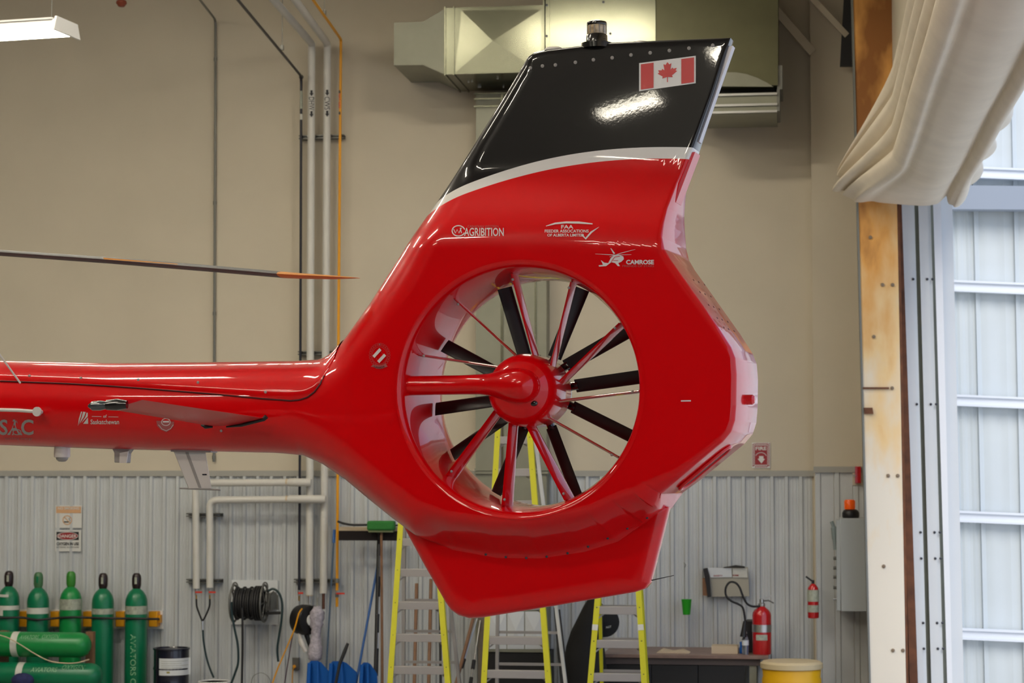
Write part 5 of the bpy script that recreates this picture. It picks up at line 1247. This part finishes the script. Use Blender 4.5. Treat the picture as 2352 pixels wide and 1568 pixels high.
# ---- poles between and behind the ladders
for x0, y0, x1, y1, r, m, nm, lab in ((957, 1340, 952, 1560, .018, M_WOOD, 'wooden_pole', 'wooden pole seen through the left stepladder, the left one'), (990, 1330, 985, 1560, .018, M_WOOD, 'wooden_pole', 'wooden pole seen through the left stepladder, the right one'),
        (1010, 1360, 1012, 1560, .014, M_RUB, 'black_pole', 'black pole seen through the left stepladder beside its right rail'), (1092, 1400, 1050, 1560, .018, M_WOOD, 'wooden_pole', 'tan wooden pole leaning right of the left stepladder'),
        (1096, 1420, 1054, 1552, .007, M_STEEL, 'telescopic_pole', 'slim silver telescopic pole leaning right of the left stepladder'), (1103, 1425, 1082, 1560, .009, M_STEEL, 'telescopic_pole', 'silver telescopic pole with black grips beside the middle stepladder'),
        (1275, 1395, 1290, 1560, .016, M_RUB, 'black_pole', 'black pole leaning at the right rail of the middle stepladder'), (1284, 1400, 1303, 1560, .012, M_RUB, 'black_pole', 'thinner black pole leaning toward the black cover')):
    t, a, b_ = pole(nm, x0, y0, x1, y1, r, m, lab, Y0=21.5, Y1=21.0)
    if nm == 'telescopic_pole':
        for u in (.42, .6): obj('grip', MB().cyl(a+(b_-a)*u, a+(b_-a)*(u+.09), .02, n=8), M_RUB, t)
tag(obj('timber_post', box_px(1098, 1400, 1116, 1690, 21.55, .12) if False else MB().box((P(1098, 1500, 21.5).x, 21.5, 0), (P(1116, 1500, 21.5).x, 21.62, P(1107, 1395, 21.5).z)), mat('timber_grey', (122, 112, 98), .7, noise=.15, nscale=9)), 'weathered grey timber post between the left and middle stepladders', 'post')
# ---- stepladders
def ladder(label, Lp, Rp, top, steps, Yt, Yf, rear, rm, rw=.052, sw=.085, tape=None, braces=True):
    (xl0, yl0, xl1, yl1), (xr0, yr0, xr1, yr1) = Lp, Rp
    lx = lambda y: xl0+(xl1-xl0)*(y-yl0)/(yl1-yl0); rx = lambda y: xr0+(xr1-xr0)*(y-yr0)/(yr1-yr0)
    yb = 1082+2.44*F/(P(lx(1690), 1690, Yf)-C0).dot(FW)
    YY = lambda y: Yt+(Yf-Yt)*(y-top)/(yb-top)
    pt = lambda f_, y: (lambda p: Vector((p.x, p.y, max(p.z, 0.002))))(P(f_(y), y, YY(y)))
    t = thing('stepladder', ((pt(lx, yb)+pt(rx, yb))/2)*1.0, label, 'ladder', 'yellow stepladders'); t.location.z = 0; WLOC[t] = Vector(t.location)
    for f_, s in ((lx, 1), (rx, -1)):
        a, b_ = pt(f_, top), pt(f_, yb); ax_ = (b_-a).normalized()
        m_ = MB().bar(a, b_, .012, .075, up=(0, 1, 0)); m_.bar(a+Vector((s*.018, -.034, 0)), b_+Vector((s*.018, -.034, 0)), rw, .008, up=(0, 1, 0))
        obj('front_rail', m_, M_LAD, t)
        obj('foot', MB().cbox((b_.x, b_.y, .02), (.07, .09, .04)), M_RUB, t)
        for y in steps:
            p = pt(f_, y+2)+Vector((s*.018, -.04, 0)); obj('rivet', MB().lathe([(.006, 0), (.004, .004)], p, (0, -1, 0), 6), M_SCREW, t)
        if tape: 
            p0_, p1_ = pt(f_, tape), pt(f_, tape+13); obj('sticker', MB().bar(p0_+Vector((s*.018, -.041, 0)), p1_+Vector((s*.018, -.041, 0)), rw*1.02, .003, up=(0, 1, 0)), M_LABEL, t)
    for y in steps:
        a, b_ = pt(lx, y), pt(rx, y); m_ = MB().box((a.x+.005, a.y-.04, a.z-.07), (b_.x-.005, a.y-.033, a.z+.0)); m_.box((a.x+.005, a.y-.033, a.z-.006), (b_.x-.005, a.y+sw-.033, a.z)); obj('step', m_, M_ALU, t, bevel=.002)
        if braces:
            for q, s in ((a, 1), (b_, -1)): obj('step_brace', MB().bar(q+Vector((s*.012, .0, -.12)), q+Vector((s*.11, .02, -.045)), .014, .006), M_ALU, t)
    # rear frame
    dxl, dxr, _u, rdepth = rear
    for f_, s in ((lx, 1), (rx, -1)):
        dx = dxl if s > 0 else dxr
        a = pt(f_, top)+Vector((0, .10, -.02)); b_ = pt(f_, yb)+Vector((dx, rdepth, 0)); b_.z = 0.002
        obj('rear_rail', MB().bar(a, b_, .03, .05), rm[0] if s > 0 else rm[1], t); obj('foot', MB().cbox((b_.x, b_.y, .02), (.05, .07, .04)), M_RUB, t)
    for y in steps:
        z = pt(lx, y).z
        if z < 1.35:
            k = (pt(lx, top).z-z)/pt(lx, top).z
            a = pt(lx, top)+Vector((0, .10, -.02)); b_ = pt(lx, yb)+Vector((dxl, rdepth, 0)); c_ = pt(rx, top)+Vector((0, .10, -.02)); d_ = pt(rx, yb)+Vector((dxr, rdepth, 0))
            p, q = a+(b_-a)*k, c_+(d_-c_)*k; p.z = q.z = z-.01; obj('rear_rung', MB().bar(p, q, .025, .02, up=(0, 1, 0)), M_ALU, t)
    a, b_ = pt(lx, top), pt(rx, top); obj('top_cap', MB().box((a.x-.03, a.y-.08, a.z-.02), (b_.x+.03, a.y+.16, a.z+.05)), M_LAD, t, bevel=.01)
    return t
ladder('yellow fibreglass stepladder on the left, partly behind the lower tail fin', (917, 1213, 893, 1568), (1020, 1395, 1034, 1568), 1090, [1164, 1236, 1306, 1381, 1455, 1529, 1603, 1670], 19.9, 19.35, (.03, -.02, 0, .72), (M_ALU, M_ALU), tape=1423)
ladder('tall yellow stepladder in the middle, its upper rungs seen through the tail rotor duct', (1140, 990, 1108, 1568), (1222, 1000, 1265, 1568), 915, [1002, 1076, 1149, 1223, 1302, 1381, 1461, 1538, 1615], 19.9, 19.2, (.03, .05, 0, .9), (M_ALU, M_WHITE))
ladder('short yellow stepladder on the right, below the tail fin, its rear legs yellow', (1368, 1385, 1352, 1568), (1472, 1363, 1485, 1568), 1318, [1392, 1469, 1545, 1620], 19.6, 19.25, (.13, -.03, 0, .5), (M_LAD, M_LAD), tape=1433)
# ---- black cover, cushion, bench and what stands on it
def blob(name, rows_, Y, dep, m, label, cat_):
    m_ = MB(); K = 16
    for (y, xa_, xb_) in rows_:
        a, b_ = P(xa_, y, Y), P(xb_, y, Y); c = (a+b_)/2; hw = (b_.x-a.x)/2
        for j in range(K): t = 2*math.pi*j/K; m_.v.append(Vector((c.x+hw*math.cos(t), c.y+dep*math.sin(t)*(1 if math.sin(t) < 0 else .6), max(c.z, .0))))
    for i in range(len(rows_)-1):
        for j in range(K): m_.f.append((i*K+j, i*K+(j+1) % K, (i+1)*K+(j+1) % K, (i+1)*K+j))
    m_.f.append(tuple(range(K))[::-1]); m_.f.append(tuple((len(rows_)-1)*K+j for j in range(K)))
    return tag(obj(name, m_, m, smooth=60), label, cat_)
blob('black_cover', [(1372, 1352, 1372), (1392, 1340, 1388), (1420, 1326, 1386), (1450, 1311, 1384), (1485, 1300, 1388), (1520, 1295, 1392), (1568, 1292, 1400), (1630, 1290, 1402), (1668, 1290, 1402)], 20.7, .14, mat('black_nylon', (13, 12, 13), .8), 'tall black fabric cover leaning behind the right stepladder', 'cover')
rc = thing('round_cushion', P(1398, 1462, 20.95), 'round black padded case behind the right stepladder, above the bench', 'case'); obj('pad', MB().lathe([(0, -.06), (.10, -.055), (.145, -.03), (.15, 0), (.145, .04), (0, .06)], P(1388, 1428, 20.95), (0.2, -1, .1), 28), mat('black_nylon', (13, 12, 13)), rc)
obj('lettering', text_px(MB(), 'NGT', (1392, 1438, 1404, 1443), plane_y(20.86), .02, dy=2), M_LABEL, rc, smooth=0)
YT = 21.05
zt_ = P(1600, 1503, YT).z
bn = thing('workbench', (P(1570, 1500, YT).x, 21.35, 0), 'low workbench with brown top and black drawers, at the right end of the wall', 'bench')
x0_, x1_ = P(1385, 1500, YT).x, P(1765, 1500, YT).x; xk = P(1716, 1500, YT).x
obj('bench_top', MB().box((x0_, YT-.05, zt_-.035), (x1_, YB-.05, zt_)), M_BENCH, bn, bevel=.004)
obj('apron', MB().box((x0_+.02, YT, zt_-.10), (x1_-.08, YT+.03, zt_-.036)), mat('bench_apron', (88, 76, 72), .6), bn)
for k in range(3): 
    w_ = (xk-x0_-.04)/3; obj('drawer', MB().box((x0_+.02+k*w_, YT+.01, .05), (x0_+.015+(k+1)*w_, YT+.45, zt_-.105)), M_DARK, bn, bevel=.004)
obj('leg', MB().box((xk+.02, YT+.02, 0), (xk+.09, YT+.09, zt_-.036)), M_GALVD, bn); obj('leg', MB().box((x0_+.02, YT+.5, 0), (x0_+.09, YT+.57, zt_-.036)), M_GALVD, bn); obj('leg', MB().box((xk+.02, YT+.7, 0), (xk+.09, YT+.77, zt_-.036)), M_GALVD, bn)
def onb(px, Y=21.3): return Vector((P(px, 1480, Y).x, Y, zt_))
p = onb(1545, 21.25); tag(obj('open_magazine', MB().prism([p+Vector((-.16, -.08, 0)), p+Vector((-.1, -.08, .035)), p+Vector((.0, -.08, .012)), p+Vector((.1, -.08, .03)), p+Vector((.17, -.08, 0.0))], (0, .22, 0)), M_CARD), 'crumpled open magazine lying on the bench near the right stepladder', 'magazine')
p = onb(1665, 21.3); tag(obj('cardboard_box', MB().box((p.x-.13, p.y-.1, p.z), (p.x+.13, p.y+.12, p.z+.075)), M_CARD), 'low cardboard box on the bench left of the water bottle', 'box')
p = onb(1703, 21.25); tag(obj('blue_knob_tool', MB().lathe([(.02, 0), (.025, .04), (.015, .08), (.02, .11), (0, .12)], p, (0, 0, 1), 12), M_BLUE), 'small blue-topped container beside the water bottle', 'container')
p = onb(1712, 21.15); wbt = thing('water_bottle', p, 'clear plastic water bottle on the bench in front of the black box', 'bottle'); revolve(wbt, 'body', [(.030, 0), (.033, .01), (.033, .08), (.030, .09), (.033, .10), (.033, .145), (.022, .18), (.013, .195), (.013, .205)], p, M_GLASSB, 16); revolve(wbt, 'cap', [(.015, .203), (.015, .222), (0, .222)], p, M_WHITE, 12); revolve(wbt, 'label', [(.0338, .09), (.0338, .14)], p, M_PAINTED, 16)
p = onb(1730, 21.45); tag(obj('black_box', MB().box((p.x-.07, p.y-.08, p.z), (p.x+.07, p.y+.08, p.z+.32)), M_DARK, bevel=.01), 'upright black box standing behind the large fire extinguisher', 'box')
p = onb(1750, 21.2); ex = thing('fire_extinguisher', p, 'large red fire extinguisher with looping black hose, standing on the bench', 'fire extinguisher')
r = .094; h = P(1750, 1395, 21.2).z-zt_
revolve(ex, 'body', [(r*.95, 0), (r, .01), (r, h-.075), (r*.95, h-.05), (r*.75, h-.02), (r*.4, h+.005), (.03, h+.015)], p, M_EXT, 28)
revolve(ex, 'steel_band', [(r+.002, h*.48), (r+.002, h*.64)], p, M_STEEL, 28); 
N = 12; m_ = MB(); vs = [(p.x+(r+.003)*math.cos((235+70*i/N)*D2R), p.y+(r+.003)*math.sin((235+70*i/N)*D2R)) for i in range(N+1)]; m_.add([(x, y, p.z+h*.31) for x, y in vs]+[(x, y, p.z+h*.43) for x, y in vs], [(i, i+1, N+2+i, N+1+i) for i in range(N)]); obj('label', m_, M_LABELW, ex)
revolve(ex, 'valve_head', [(.03, h+.01), (.034, h+.02), (.034, h+.04), (.022, h+.05), (.022, h+.085), (0, h+.09)], p, M_STEEL, 14)
tp = p+Vector((0, 0, h+.075)); obj('carry_handle', MB().bar(tp, tp+Vector((.10, 0, .045)), .014, .02), M_STEEL, ex); obj('squeeze_lever', MB().tube([tp+Vector((.0, 0, -.01)), tp+Vector((.07, 0, -.005)), tp+Vector((.12, 0, -.03))], .007, 6), M_STEELD, ex)
obj('hose', MB().tube(cat([P(1746, 1392, 21.18), P(1728, 1392, 21.14), P(1715, 1385, 21.12), P(1706, 1368, 21.1), P(1699, 1349, 21.1), P(1689, 1338, 21.1), P(1676, 1337, 21.1), P(1667, 1350, 21.1), P(1668, 1368, 21.1), P(1680, 1380, 21.1), P(1696, 1387, 21.1), P(1706, 1395, 21.1), P(1710, 1412, 21.1), P(1712, 1430, 21.1)], 5), .011, 8), M_RUB, ex)
obj('horn', MB().cyl(P(1711, 1426, 21.1), P(1707, 1462, 21.1), .016, .033, n=14), M_DARK, ex)
# drum, small extinguisher, cup, folder
YY_ = 20.75; p = P(1818, 1522, YY_); z = p.z; b = Vector((p.x, YY_, 0)); yd = thing('yellow_drum', b, 'large yellow plastic drum with a beige lid, beside the bench', 'drum')
r = .285; revolve(yd, 'body', [(r*.93, 0), (r*.97, .04), (r*.95, z-.22), (r, z-.20), (r, z-.15), (r*.97, z-.13), (r, z-.03), (r*.98, z-.015)], b, M_TUB, 36); revolve(yd, 'lid', [(r+.012, z-.05), (r+.016, z-.045), (r+.016, z+.0), (r-.01, z+.02), (0, z+.028)], b, M_TUBLID, 36)
p = P(1868, 1419, 21.3); se = thing('fire_extinguisher', p, 'small red fire extinguisher with white labels hung on the wall near the corner', 'fire extinguisher')
r = .056; h = .33; revolve(se, 'body', [(r*.9, 0), (r, .01), (r, h-.07), (r*.9, h-.03), (r*.5, h), (.015, h+.01)], p, M_EXT, 20); revolve(se, 'label', [(r+.0015, .06), (r+.0015, .13)], p, M_LABELW, 20); revolve(se, 'label', [(r+.0015, .165), (r+.0015, .28)], p, M_LABELW, 20)
obj('handle', MB().bar(p+Vector((0, 0, h+.03)), p+Vector((-.07, 0, h+.08)), .018, .02), M_DARK, se); obj('valve', MB().cyl(p+Vector((0, 0, h)), p+Vector((0, 0, h+.045)), .014, n=10), M_DARK, se); obj('wall_hook', MB().bar(p+Vector((0, .02, h-.02)), Vector((p.x, 21.74, p.z+h-.02)), .02, .02, up=(0, 0, 1)), M_STEELD, se)
p = P(1577, 1411, 21.8); cp = thing('green_cup', p, 'bright green plastic cup hanging on a string against the ribbed wall', 'cup'); revolve(cp, 'cup', [(0, .004), (.036, 0), (.038, .005), (.052, .15), (.055, .155), (.050, .155), (.036, .02)], p, mat('cup_green', (40, 168, 34), .45), 20); obj('string', MB().cyl(p+Vector((-.02, 0, .15)), P(1572, 1296, 21.88), .002, n=5), M_RUB, cp); obj('hook', MB().tube([P(1571, 1292, 21.88), P(1575, 1297, 21.86), P(1573, 1303, 21.86)], .004, 5), M_STEELD, cp)
YF_ = 21.9; fd = thing('leaflet_holder', P(1668, 1372, YF_), 'open white leaflet box on the ribbed wall above the large fire extinguisher', 'leaflet box')
obj('back', MB().prism([P(x, y, YF_) for x, y in ((1618, 1304), (1718, 1302), (1721, 1369), (1624, 1370))], (0, .03, 0)), mat('leaflet_beige', (168, 164, 150), .7), fd)
obj('sheet', MB().prism([P(x, y, YF_-.012) for x, y in ((1624, 1303), (1680, 1304), (1681, 1325), (1632, 1326))], (0, .006, 0)), M_PAINTED, fd); obj('sheet', MB().prism([P(x, y, YF_-.012) for x, y in ((1683, 1305), (1716, 1305), (1717, 1326), (1683, 1326))], (0, .006, 0)), M_LABEL, fd)
obj('flap', MB().prism([P(x, y, YF_-.06) for x, y in ((1615, 1306), (1625, 1304), (1630, 1330), (1633, 1370), (1625, 1371), (1622, 1345))], (0, .05, 0)), M_DARK, fd); obj('side', MB().prism([P(x, y, YF_-.03) for x, y in ((1613, 1327), (1620, 1327), (1625, 1368), (1614, 1367))], (0, .03, 0)), M_WOOD, fd)
obj('pen', MB().tube([P(1662, 1303, YF_-.02), P(1690, 1300, YF_-.03), P(1711, 1302, YF_-.03)], [.004, .013, .008], 8), M_DARK, fd)
for bx in ((1639, 1320, 1660, 1323.5), (1683, 1319, 1697, 1323)): obj('lettering', text_px(MB(), 'SAFETY' if bx[0] < 1650 else 'FORMS', bx, plane_y(YF_-.0145), .03), M_SIGNR, fd, smooth=0)
